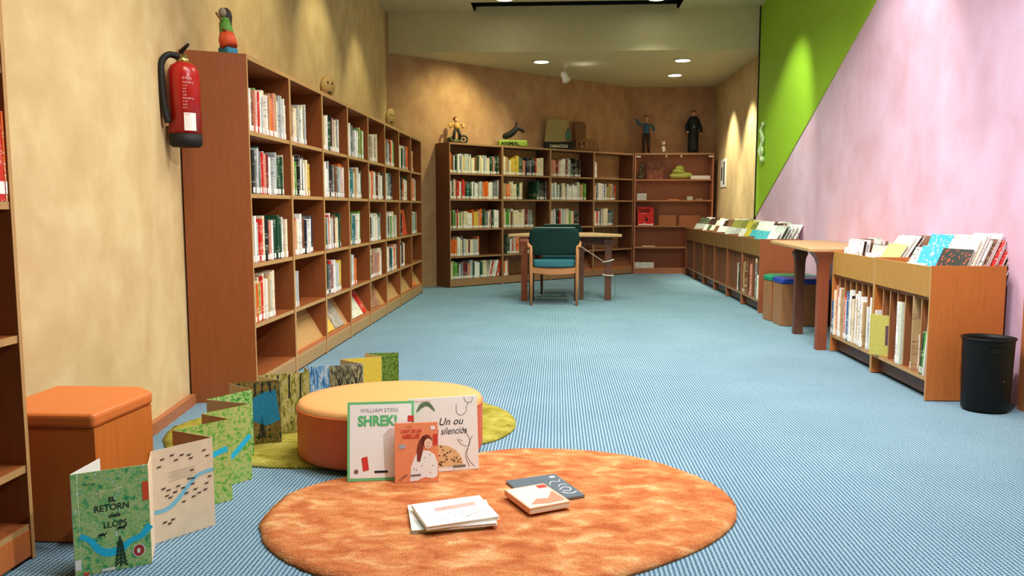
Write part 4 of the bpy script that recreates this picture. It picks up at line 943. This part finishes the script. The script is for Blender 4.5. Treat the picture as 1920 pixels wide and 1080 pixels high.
mb = MB()
ribbon(mb, F, [(w-.033+.0155*math.cos(a*PI/10), .048+.0185*math.sin(a*PI/10)) for a in range(21)], .0022, .0014, n=1); mb.poly(F, [(w-.037, .041), (w-.031, .04), (w-.029, .05), (w-.032, .055), (w-.036, .054), (w-.038, .05)], .0015); mb.obj('emblem_ring', [M_white], em)
mb = MB(); X = .1
ribbon(mb, F, [(X, .01), (X, .1)], .005, .0012, n=1)
for k in range(7):
    y = .02+k*.011; s = .017-.0018*k
    ribbon(mb, F, [(X-s, y-.01), (X, y+.006), (X+s, y-.01)], .005, .0013, n=2)
mb.obj('tree_print', [mat('dark_green_ink', (34, 66, 44), .7, .1)], o)
def beast(mb, F, x, y, s, off=.0014):
    disc(mb, F, x, y, s, s*.38, off, 0, 9, .15)
    ribbon(mb, F, [(x+s*.8, y), (x+s*1.3, y+s*.55)], s*.3, off, n=1)
    ribbon(mb, F, [(x-s*.7, y), (x-s*.8, y-s*.8)], s*.16, off, n=1); ribbon(mb, F, [(x+s*.6, y), (x+s*.75, y-s*.8)], s*.16, off, n=1)
mb = MB(); beast(mb, F, .055, .112, .01); mb.obj('wolf_print', [INK], o); mb = MB(); beast(mb, F, .105, .125, .011); mb.obj('wolf_print', [INK], o)
mb = MB(); mb.poly(F, [(.05, .004), (.085, .004), (.085, .012), (.05, .012)], .0014); mb.obj('white_tag', [M_white], o)
mb = MB(); mb.poly(F, [(.004, .002), (.018, .002), (.018, .01), (.004, .01)], .0014); mb.obj('red_corner_tag', [mat('orange_red_tag', (232, 84, 44), .5, 0)], o)
text('autora', F, .016, .262, .01, TXI, o, 'author_lettering')
mb = MB()
for (x, y) in ((.055, .235), (.1, .24)):
    ribbon(mb, F, [(x-.012, y-.002), (x, y), (x+.012, y+.006)], .004, .001, n=2); ribbon(mb, F, [(x-.002, y+.01), (x, y), (x+.002, y-.012)], .004, .001, n=2)
mb.obj('flower_print', [mat('pale_leaf_ink', (212, 222, 160), .7, .1)], o)
# spine tag
o, F, w = fpanels[1]
mb = MB(); mb.poly(F, [(.001, .02), (w-.001, .02), (w-.001, .05), (.001, .05)], .001); mb.obj('spine_label', [M_white], o)
# cream page with deer
o, F, w = fpanels[4]
mb = MB()
for (x, y) in ((.03, .262), (.06, .268), (.09, .262), (.112, .257), (.072, .25), (.118, .245), (.02, .24), (.12, .205), (.11, .18), (.122, .178), (.03, .168), (.045, .16), (.04, .143), (.075, .165), (.09, .155), (.065, .148), (.12, .16), (.1, .135), (.09, .11), (.128, .14), (.122, .118), (.14, .125), (.05, .135), (.03, .06), (.045, .052), (.055, .062), (.16, .26), (.17, .24), (.165, .15), (.16, .13), (.175, .17)):
    beast(mb, F, x*w/.19, y, .0065)
mb.obj('deer_print', [DK], o)
mb = MB(); ribbon(mb, F, [(.0, .1), (.04, .1), (.08, .125), (.12, .165), (.15, .185), (w, .19)], [.012, .014, .015, .014, .012, .012]); mb.obj('river_print', [WATER2], o)
mb = MB()
for k in range(5): mb.poly(F, [(.05+.01*(k % 2), .215-.007*k), (.14-.012*(k % 3), .217-.007*k), (.14-.012*(k % 3), .2155-.007*k), (.05+.01*(k % 2), .2135-.007*k)], .001)
mb.obj('text_lines_print', [mat('pale_grey_ink', (176, 160, 140), .7, 0)], o)
o, F, w = fpanels[3]
mb = MB()
for k in range(13): disc(mb, F, .02+.1*R.random()*w/.15, .03+.02*k, .004, .002, .001, 0, 7, .3)
mb.obj('speck_print', [DK], o)['kind'] = 'stuff'
# green pages
for idx, pts in ((6, [(.06, .20), (.09, .232), (.14, .25), (w*.0+.19, .262)]), (8, [(.08, .16), (.12, .185), (.15, .21), (.19, .245)])):
    o, F, w2 = fpanels[idx]
    mb = MB(); ribbon(mb, F, [(min(x, w2-.002), y-.07) for x, y in pts], .02); mb.obj('river_print', [WATER], o)
    mb = MB(); beast(mb, F, w2*.3, .24, .009); beast(mb, F, w2*.35, .13, .009); mb.obj('duck_print', [DK], o)
o, F, w = fpanels[10]
mb = MB(); ribbon(mb, F, [(w*.75, .08), (w*.78, .17), (w*.74, .25)], .006); ribbon(mb, F, [(w*.78, .17), (w*.9, .2)], .004); ribbon(mb, F, [(w*.77, .15), (w*.62, .2)], .004); mb.obj('tree_print', [INK], o)
o, F, w = fpanels[12]
mb = MB(); mb.poly(F, [(w*.22, .13), (w*.3, .2), (w*.62, .245), (w*.9, .255), (w*.98, .12), (w*.7, .1), (w*.4, .125)], .0008); mb.obj('lake_print', [mat('lake_blue_ink', (34, 128, 160), .5, .15, 18)], o)
mb = MB()
for x in (.08, .17, .5, .64, .8): ribbon(mb, F, [(w*x, .24), (w*x, .29)], .006, n=1)
X = w*.62; ribbon(mb, F, [(X, .04), (X, .14)], .005, n=1)
for k in range(6): s = .016-.0022*k; y = .055+k*.014; ribbon(mb, F, [(X-s, y-.008), (X, y+.006), (X+s, y-.008)], .006, n=1)
mb.obj('tree_print', [INK], o)
for idx in (14, 15):
    o, F, w = fpanels[idx]; mb = MB()
    for k in range(4): x = w*(.15+.22*k); ribbon(mb, F, [(x, .18), (x+.004, .29)], .007, n=1)
    mb.obj('trunk_print', [INK], o)
o, F, w = fpanels[16]
mb = MB(); mb.poly(F, [(w*.42, .03), (w*.99, .03), (w*.99, .293), (w*.42, .293)], .0008); gr = mb.obj('grove_print', [P_grove], o)
mb = MB()
for x in (.58, .72, .88):
    ribbon(mb, F, [(w*x, .1), (w*x, .2), (w*x+.004, .23)], .006, .0012); ribbon(mb, F, [(w*x, .2), (w*x-.02, .27)], .004, .0012); ribbon(mb, F, [(w*x, .18), (w*x+.025, .26)], .004, .0012)
mb.obj('tree_print', [INK], o)

# ------------------------------------------------------------------ fire extinguisher
M_red = mat('red_enamel', (168, 20, 18), .28, .02, spec=.5)
ex, ey = -1.826, 3.9
t = thing('fire_extinguisher', 'red fire extinguisher with black hose hanging on the left wall', 'fire extinguisher', (ex, ey, 1.335), .0)
r = .075
mb = MB(); mb.lathe([(0, .06), (r, .06), (r, .33), (r*.97, .36), (r*.8, .39), (r*.5, .405), (.02, .41), (0, .41)], 36); mb.obj('cylinder', [M_red], t)
mb = MB(); mb.lathe([(0, .0), (r*.85, 0), (r*1.02, .012), (r*1.02, .062), (0, .062)], 36); mb.obj('base_ring', [mat('black_rubber', (24, 24, 22), .6, 0)], t)
mb = MB(); mb.lathe([(0, .40), (.03, .40), (.032, .42), (.018, .43), (.016, .45), (0, .45)], 20); vv = mb.obj('valve', [mat('brass', (170, 150, 90), .3, .02, metal=.8)], t)
BLK = mat('black_rubber', (24, 24, 22), .6, 0)
mb = MB(); mb.tube([(-.01, 0, .445), (.0, -.01, .46), (.03, -.03, .475), (.05, -.04, .487)], [.011, .011, .009, .007], 8); mb.tube([(-.03, .01, .452), (-.06, .0, .458)], .005, 8); mb.obj('lever', [BLK], t)
mb = MB(); mb.tube(smooth_path([(-.01, -.02, .43), (-.045, -.05, .437), (-.068, -.075, .4), (-.07, -.085, .33), (-.062, -.085, .2), (-.045, -.085, .11)], 6), .0155, 10); mb.obj('hose', [BLK], t)
Fc = lambda x, y, off=0: Vector(((r+off)*math.sin(x/r), -(r+off)*math.cos(x/r), y))
def curved(x0, x1, z0, z1, off, m, name, n=8):
    mb = MB(); a = [mb.bm.verts.new(Fc(x0+(x1-x0)*i/n, z0, off)) for i in range(n+1)]; b_ = [mb.bm.verts.new(Fc(x0+(x1-x0)*i/n, z1, off)) for i in range(n+1)]
    for i in range(n): mb.face([a[i], a[i+1], b_[i+1], b_[i]])
    return mb.obj(name, m, t)
lb = curved(.028, .085, .075, .16, .0012, [M_white], 'white_label')
text('KLAF', Fc, .033, .148, .011, INKR, lb, 'label_lettering', off=.002, xs=.9)
gi = mat('pale_grey_ink2', (170, 172, 176), .7, 0)
for k in range(6): text('------------', Fc, .034, .136-.01*k, .012, gi, lb, 'label_lines', off=.002, xs=.6)
text('O Parsi', Fc, .025, .318, .018, mat('ext_white_ink', (232, 205, 195), .6, 0), t, 'maker_lettering', off=.002, xs=.8)
for k in range(9): text(['POLVO ABC 6 kg', 'iii  ii  iiii', 'ii iiiii ii', 'iiii ii iii', 'i iiii iiii'][k % 5], Fc, .026, .30-.015*k, .011, mat('ext_white_ink', (232, 205, 195), .6, 0), t, 'instruction_lettering', off=.002, xs=.62)
curved(-.055, -.03, .095, .112, .026, [mat('pink_white_label', (226, 190, 180), .6, .1)], 'hose_clip')
mb = MB(); mb.box(-.035, .02, .06, .09, .22, .3); mb.obj('wall_bracket', [BLK], t)
mb = MB(); mb.box(-.0, .012, -.12, .12, 0, .25, 0); t2 = mb.obj('wall_sign', [M_red], loc=(-1.905, 3.68, 2.025), rz=.12); tag(t2, 'red sign with white border high on the wall above the extinguisher', 'sign')
mb = MB()
for a in ((-.112, .112, .008, .014), (-.112, .112, .236, .242), (-.112, -.106, .014, .236), (.106, .112, .014, .236)): mb.box(.012, .0125, a[0], a[1], a[2], a[3])
mb.obj('white_border', [M_white], t2)

# ------------------------------------------------------------------ ceiling lights
me_, nt, b = nodes('lamp_glow', (1, 1, 1), .5); b.inputs['Emission Color'].default_value = (1, .96, .88, 1); b.inputs['Emission Strength'].default_value = 12
M_glow = me_; M_rim = mat('spot_rim', (225, 222, 210), .4, 0)
def downlight(label, x, y, z, pw, col, ang=110):
    t = thing('ceiling_downlight', label, 'ceiling light', (x, y, z), 0, 'recessed ceiling downlights')
    mb = MB(); mb.lathe([(.095, 0), (.112, -.001), (.115, -.008), (.108, -.014), (.095, -.014)], 32); mb.obj('rim', [M_rim], t)
    mb = MB(); mb.lathe([(0, -.008), (.094, -.008)], 32); mb.obj('diffuser', [M_glow], t)
    s = spot('downlight_lamp', (x, y, z-.03), (x, y, 0), pw, ang, .6, col, .08)
downlight('round recessed downlight at the left of the ceiling pocket, cut by the top edge', -.61, 9.42, CEIL, 40, GRN)
downlight('round recessed downlight at the right of the ceiling pocket, cut by the top edge', 1.13, 9.5, CEIL, 40, GRN)
downlight('recessed downlight in the low ceiling left of the track spotlight', -.211, 10.66, LOW, 28, GRN)
downlight('nearer of the two downlights at the right of the low ceiling', 1.61, 10.66, LOW, 40, (1, .9, .72))
downlight('farther of the two downlights at the right of the low ceiling', 1.68, 11.83, LOW, 60, (1, .86, .7))
t = thing('track_spotlight', 'white tilting spotlight hanging from the low ceiling', 'ceiling light', (.10, 11.0, LOW))
mb = MB(); mb.lathe([(0, -.02), (.03, -.02), (.03, 0), (0, 0)], 20); mb.tube([(0, 0, -.02), (0, 0, -.09)], .008, 8); mb.obj('stem', [M_rim], t)
mb = MB(); Mt = Matrix.Translation((0, 0, -.15)) @ Matrix.Rotation(-.45, 4, 'Y') @ Matrix.Rotation(.5, 4, 'X')
mb.lathe([(0, .08), (.03, .075), (.042, .04), (.05, -.03), (.062, -.06), (.056, -.06), (.045, -.03), (0, -.02)], 24, mat=Mt); mb.obj('lamp_head', [M_rim], t)
spot('track_lamp', (.0, 11.0, LOW-.2), (-.9, 10.9, 1.9), 14, 70, .8, WARM)
area('uplight_glow', (.35, 10.9, LOW-.2), .1, .1, (1, 1, 1), rot=(PI, 0, 0), spread=2.2)
for y, p in ((10.6, 190), (11.7, 170), ): spot('wall_washer', (2.02, y, LOW-.02), (2.5, y+.03, .9), p, 60, .7, (1, .97, .72))
spot('wall_washer', (-.7, 10.15, LOW-.05), (-1.5, 10.6, 1.7), 60, 110, 1, (1, .93, .48))

# wall pieces
mb = MB(); mb.box(-.006, 0, 0, .42, 0, .42); o = mb.obj('wall_poster', [M_white], loc=(2.499, 12.08, 1.34)); tag(o, 'narrow white framed notice on the far right wall beside the cabinet', 'notice')
mb = MB(); mb.box(-.008, -.0062, .1, .2, .04, .38); mb.box(-.008, -.0062, .26, .36, .1, .3); mb.obj('notice_print', [mat('grey_print', (80, 80, 72), .7, .3, 40)], o)
mb = MB(); mb.tube(smooth_path([(0, 0, .42), (-.02, .02, .36), (0, -.02, .26), (-.02, .03, .14), (0, 0, .05), (-.01, -.04, 0)], 5), [.012]*5+[.02]*10+[.028]*10+[.016]*6, 8)
mb.ell((-.0, .0, .43), (.02, .03, .03)); mb.ell((-.01, .02, .3), (.02, .045, .05)); mb.ell((-.01, -.02, .12), (.02, .05, .06))
o = mb.obj('wall_relief', [comicmat('relief_paint', (206, 226, 170), (30, 70, 30), 14)], loc=(2.39, 9.6, 1.57)); tag(o, 'narrow pale green clay relief hung on the lime green wall', 'wall relief')

# ------------------------------------------------------------------ figurines
def figmat(n, c): return mat('clay_'+n, c, .5, .12, 30)
SK = figmat('skin', (206, 160, 130))
def person(label, loc, rz, h, top, legs, hair, larm, rarm, coat=False):
    s = h/1.0
    t = thing('figurine', label, 'figurine', loc, rz, None)
    if coat:
        mb = MB(); mb.lathe([(0, .05), (.11, .05), (.125, .08), (.12, .3), (.115, .5), (.13, .68), (.14, .76), (.1, .82), (.04, .85), (0, .85)], 20, sx=s, sy=s*.7, mat=Matrix.Diagonal((1, 1, s, 1))); bd = mb.obj('long_coat', [top], t)
        mb = MB(); mb.ell((0, -.1*s, .6*s), (.02*s, .012*s, .02*s)); mb.obj('medal', [figmat('pale', (180, 190, 190))], t)
    else:
        skin('sweater', [(0, 0, .5*s), (0, 0, .6*s), (0, 0, .74*s), (0, 0, .8*s)], [(0, 1), (1, 2), (2, 3)], [(.085*s, .06*s), (.085*s, .06*s), (.1*s, .06*s), (.04*s, .04*s)], top, t)
    for sd, P in ((-1, larm), (1, rarm)):
        pts = [(sd*.1*s, 0, .75*s)]+[(x*s, y*s, z*s) for x, y, z in P]
        mb = MB(); mb.tube(smooth_path(pts, 3), .032*s, 8); mb.obj('sleeve', [top], t)
        x, y, z = pts[-1]; mb = MB(); mb.ell((x, y, z), (.03*s, .026*s, .034*s)); mb.obj('hand', [SK], t)
    for sd in (-1, 1):
        mb = MB(); mb.tube([(sd*.045*s, 0, .52*s), (sd*.06*s, 0, .28*s), (sd*.065*s, 0, .05*s)], [.055*s, .05*s, .032*s], 10); mb.obj('leg', [legs], t)
        mb = MB(); mb.ell((sd*.07*s, -.03*s, .025*s), (.038*s, .07*s, .026*s)); mb.obj('shoe', [figmat('black', (26, 24, 22))], t)
    mb = MB(); mb.ell((0, 0, .9*s), (.055*s, .058*s, .072*s)); mb.tube([(0, 0, .8*s), (0, 0, .86*s)], .028*s, 10); mb.ell((0, -.058*s, .895*s), (.01*s, .016*s, .014*s))
    for sd in (-1, 1): mb.ell((sd*.056*s, 0, .9*s), (.01*s, .014*s, .018*s))
    hd = mb.obj('head', [SK], t)
    mb = MB(); mb.ell((0, .014*s, .935*s), (.06*s, .056*s, .05*s)); mb.obj('hair', [hair], t)
    mb = MB()
    for sd in (-1, 1): mb.ell((sd*.02*s, -.054*s, .91*s), (.007*s, .006*s, .007*s))
    mb.ell((0, -.056*s, .868*s), (.016*s, .005*s, .004*s)); mb.obj('face_features', [figmat('black', (26, 24, 22))], hd)
    return t
person('plain clay figurine in a blue top waving one arm, on the glass cabinet', (GX+.19, GY+.16, GH), -.1, .6, figmat('blue', (48, 96, 120)), figmat('dark_brown', (58, 40, 36)), figmat('hair_brown', (120, 84, 54)),
       [(-.2, 0, .78), (-.26, 0, .9)], [(.19, 0, .66), (.15, -.06, .56)])
person('plain clay figurine in a long black coat on the right of the cabinet top', (GX+.92, GY+.16, GH), 0, .68, figmat('black_coat', (22, 30, 32)), figmat('black', (26, 24, 22)), figmat('hair_dark', (70, 40, 28)),
       [(-.16, 0, .62), (-.14, -.05, .5)], [(.17, 0, .6), (.17, -.03, .46)], coat=True)
t = thing('dog_figurine', 'tiny white seated dog figurine between the two figures on the cabinet', 'figurine', (GX+.455, GY+.13, GH)); WC = figmat('white', (226, 216, 190))
skin('body', [(0, .03, .05), (0, .02, .1), (0, -.01, .135), (0, -.03, .06), (0, -.04, .012)], [(0, 1), (1, 2), (1, 3), (3, 4)], [(.045, .045), (.036, .036), (.026, .026), (.022, .022), (.02, .02)], WC, t)
mb = MB(); mb.ell((0, -.01, .155), (.03, .03, .026)); mb.ell((0, -.038, .147), (.014, .02, .012)); mb.obj('head', [WC], t)
for sd in (-1, 1):
    mb = MB(); mb.tube([(sd*.018, 0, .165), (sd*.026, 0, .2)], [.011, .004], 6); mb.obj('ear', [WC], t)
mb = MB(); mb.tube([(0, .05, .03), (.04, .07, .05), (.05, .07, .08)], [.01, .009, .006], 6); mb.obj('tail', [WC], t)

# figures on the angled back bookcases
def onback(s, d=.14, z=1.866):
    p = BO+BU*s+Vector((-math.sin(BROT), math.cos(BROT), 0))*d; return (p.x, p.y, z)
# rider
t = thing('figurine', 'clay figurine of a rider in yellow shirt sitting on a dark wheeled machine', 'figurine', onback(.22), BROT*.3)
s = .36
YC = figmat('yellow', (212, 164, 84)); DC = figmat('machine', (60, 66, 56))
skin('shirt', [(0, 0, .17), (0, -.005, .23), (0, 0, .265)], [(0, 1), (1, 2)], [(.04, .032), (.052, .036), (.02, .02)], YC, t)
for sd in (-1, 1):
    mb = MB(); mb.tube(smooth_path([(sd*.05, 0, .25), (sd*.09, -.01, .235), (sd*.075, -.04, .2)], 3), .015, 8); mb.obj('sleeve', [YC], t)
    mb = MB(); mb.tube(smooth_path([(sd*.02, 0, .17), (sd*.035, -.03, .12), (sd*.04, -.01, .05)], 3), .022, 8); mb.obj('leg', [figmat('dark_trousers', (40, 38, 40))], t)
mb = MB(); mb.ell((-.01, 0, .3), (.026, .027, .033)); hd = mb.obj('head', [SK], t)
mb = MB(); mb.ell((-.016, .006, .312), (.03, .028, .03)); mb.obj('hair', [figmat('hair_auburn', (110, 46, 28))], t)
mb = MB(); mb.tube(smooth_path([(-.09, 0, .08), (-.05, 0, .04), (.0, 0, .03), (.06, 0, .04)], 4), .03, 10); mb.obj('machine_body', [figmat('machine_green', (120, 128, 90))], t)
for x, rr in ((.09, .05), (-.08, .035)):
    mb = MB(); mb.tube([(x+rr*math.cos(a*PI/10), 0, rr+.005+rr*.9*math.sin(a*PI/10)) for a in range(21)], .014, 8); mb.ell((x, 0, rr+.005), (.02, .015, .02)); mb.obj('wheel', [DC], t)
# dark horse on green base
t = thing('figurine', 'black clay animal lying on a lime green lettered base', 'figurine', onback(1.17, .14), BROT*.3)
mb = MB(); mb.box(-.2, .2, -.05, .06, 0, .09); mb.obj('base', [figmat('lime', (150, 180, 60))], t, bevel=.02)
F = frame((-.17, -.0515, .02), (1, 0, 0), (0, 0, 1)); text('ANIMAL', F, 0, 0, .07, figmat('black', (26, 24, 22)), t, 'base_lettering', bold=.002)
skin('body', [(-.15, 0, .13), (-.07, 0, .15), (.02, 0, .2), (.06, 0, .27), (.12, 0, .24), (.17, 0, .2)], [(0, 1), (1, 2), (2, 3), (3, 4), (4, 5)], [(.04, .04), (.05, .05), (.06, .05), (.045, .04), (.035, .03), (.022, .022)], figmat('horse', (34, 30, 30)), t)
for sd in (-1, 1):
    mb = MB(); mb.tube([(.05, sd*.02, .29), (.05, sd*.025, .34)], [.012, .004], 6); mb.obj('ear', [figmat('horse', (34, 30, 30))], t)
# slab with lettering
t = thing('figurine', 'pale clay slab with rounded corners on a black lettered base', 'figurine', onback(2.02, .14), BROT*.3)
mb = MB(); mb.prism([(-.2, .1), (-.17, .42), (-.13, .44), (.1, .43), (.14, .4), (.16, .3), (.12, .11)], -.02, .02, mat=Matrix.Rotation(PI/2, 4, 'X') @ Matrix.Rotation(0, 4, 'X')); mb.obj('slab', [figmat('slab', (168, 150, 96))], t, bevel=.01)
mb = MB(); mb.prism([(-.2, 0), (.2, 0), (.23, .06), (.22, .12), (.0, .1), (-.2, .11)], -.05, .05, mat=Matrix.Rotation(PI/2, 4, 'X')); mb.obj('base', [figmat('black', (26, 24, 22))], t, bevel=.01)
F = frame((-.13, -.0515, .03), (1, 0, 0), (0, 0, 1)); text('CARACOLS', F, 0, 0, .055, figmat('white', (226, 216, 190)), t, 'base_lettering', bold=.002, xs=.95)
mb = MB(); mb.box(.12, .18, -.045, -.01, .14, .25); mb.tube([(.15, -.03, .25), (.15, -.03, .3)], .012, 8); mb.obj('teal_bottle', [figmat('teal', (60, 120, 96))], t)
# brown chair-like one
t = thing('figurine', 'brown clay chair shape with upright back and curled loops', 'figurine', onback(2.6, .14), BROT*.3)
mb = MB(); mb.prism([(-.17, .08), (-.19, .42), (-.14, .44), (-.03, .43), (.0, .38), (-.02, .1)], -.02, .02, mat=Matrix.Rotation(PI/2, 4, 'X')); mb.obj('upright_back', [figmat('brown', (128, 86, 50))], t, bevel=.01)
for x in (-.12, -.05, .02, .09, .15):
    mb = MB(); mb.tube(smooth_path([(x-.03, -.03, .02), (x-.035, -.03, .12), (x, -.03, .17), (x+.03, -.03, .12), (x+.025, -.03, .02)], 4), .014, 8); mb.obj('loop', [figmat('tan', (158, 116, 74))], t)
mb = MB(); mb.box(-.17, .2, -.05, .04, 0, .035); mb.obj('base', [figmat('brown', (128, 86, 50))], t, bevel=.008)
# left row figures
t = thing('figurine', 'painted clay figure with dark hood, green top and red skirt on the nearest bookcase', 'figurine', (-1.75, 4.27, 1.84), -.5)
mb = MB(); mb.lathe([(0, 0), (.042, 0), (.045, .02), (.036, .1), (.034, .18), (.038, .21), (.03, .24), (.012, .256), (0, .258)], 18, sy=.8, sx=1, mat=Matrix.Translation((-.035, .02, 0))); mb.obj('hood', [figmat('hood', (52, 40, 30))], t)
mb = MB(); mb.tube([(.0, -.015, .19), (.015, -.02, .13), (.02, -.02, .09)], [.022, .034, .036], 12); mb.obj('green_top', [figmat('green_top', (92, 150, 60))], t)
mb = MB(); mb.tube([(.02, -.02, .1), (.035, -.03, .07), (.05, -.03, .035)], [.04, .046, .042], 12); mb.obj('red_skirt', [figmat('red_skirt', (214, 84, 44))], t)
mb = MB(); mb.box(-.01, .07, -.06, .01, 0, .035); mb.obj('base', [figmat('blue_base', (50, 130, 160))], t, bevel=.008)
mb = MB(); mb.ell((-.008, -.022, .222), (.022, .02, .026)); mb.obj('face', [figmat('pale_face', (150, 140, 120))], t)
mb = MB(); mb.tube([(-.03, -.045, .22), (-.005, -.05, .195), (.02, -.05, .17)], .005, 6); mb.tube([(.0, -.045, .135), (.05, -.05, .12)], .007, 6); mb.obj('flute', [figmat('brown', (128, 86, 50))], t)
mb = MB(); mb.tube([(-.09, .03, .0), (-.09, .03, .19)], .008, 6); mb.obj('staff', [figmat('hood', (52, 40, 30))], t)
for (y, z, lab) in ((5.92, 1.841, 'oval wooden mask with eye holes on the third left bookcase'), (8.15, 1.841, 'oval yellowish wooden mask at the far end of the left bookcases')):
    t = thing('wooden_mask', lab, 'mask', (-1.69, y, z), 1.35)
    Mq = Matrix.Rotation(.15, 4, 'X') @ Matrix.Rotation(PI/2, 4, 'X')
    mb = MB(); hgt = .155 if y < 7 else .19
    mb.lathe([(0, -.012), (1, -.012), (1.02, 0), (.96, .014), (0, .022)], 28, mat=Matrix.Translation((0, 0, hgt/2+.002)) @ Mq, sx=.09, sy=hgt/2); mb.obj('face_plate', [figmat('mask_wood', (180, 146, 84))], t)
    mb = MB()
    for (a, c) in ((-.03, .03), (.03, .03)): mb.ell((a, -.02, hgt/2+c), (.012, .006, .012))
    mb.ell((0, -.02, hgt/2-.04), (.02, .006, .008)); mb.obj('face_holes', [figmat('black', (26, 24, 22))], t)
# items on back shelves seen under the table
mb = MB(); mb.box(0, .2, 0, .012, 0, .25); o = mb.obj('book', [comicmat('dark_figure_cover', (40, 36, 30), (190, 186, 170), 10)], loc=Vector(onback(1.98, .03, .107))); o.rotation_euler = (-.3, 0, BROT); tag(o, 'dark book facing out on the bottom board behind the small table', 'book')
mb = MB(); mb.box(0, .4, 0, .2, 0, .035); o = mb.obj('book', [mat('cream_paper', (236, 220, 190), .7)], loc=Vector(onback(1.35, .06, .405))); o.rotation_euler = (0, 0, BROT); tag(o, 'pale book lying flat on the shelf behind the front armchair', 'book')
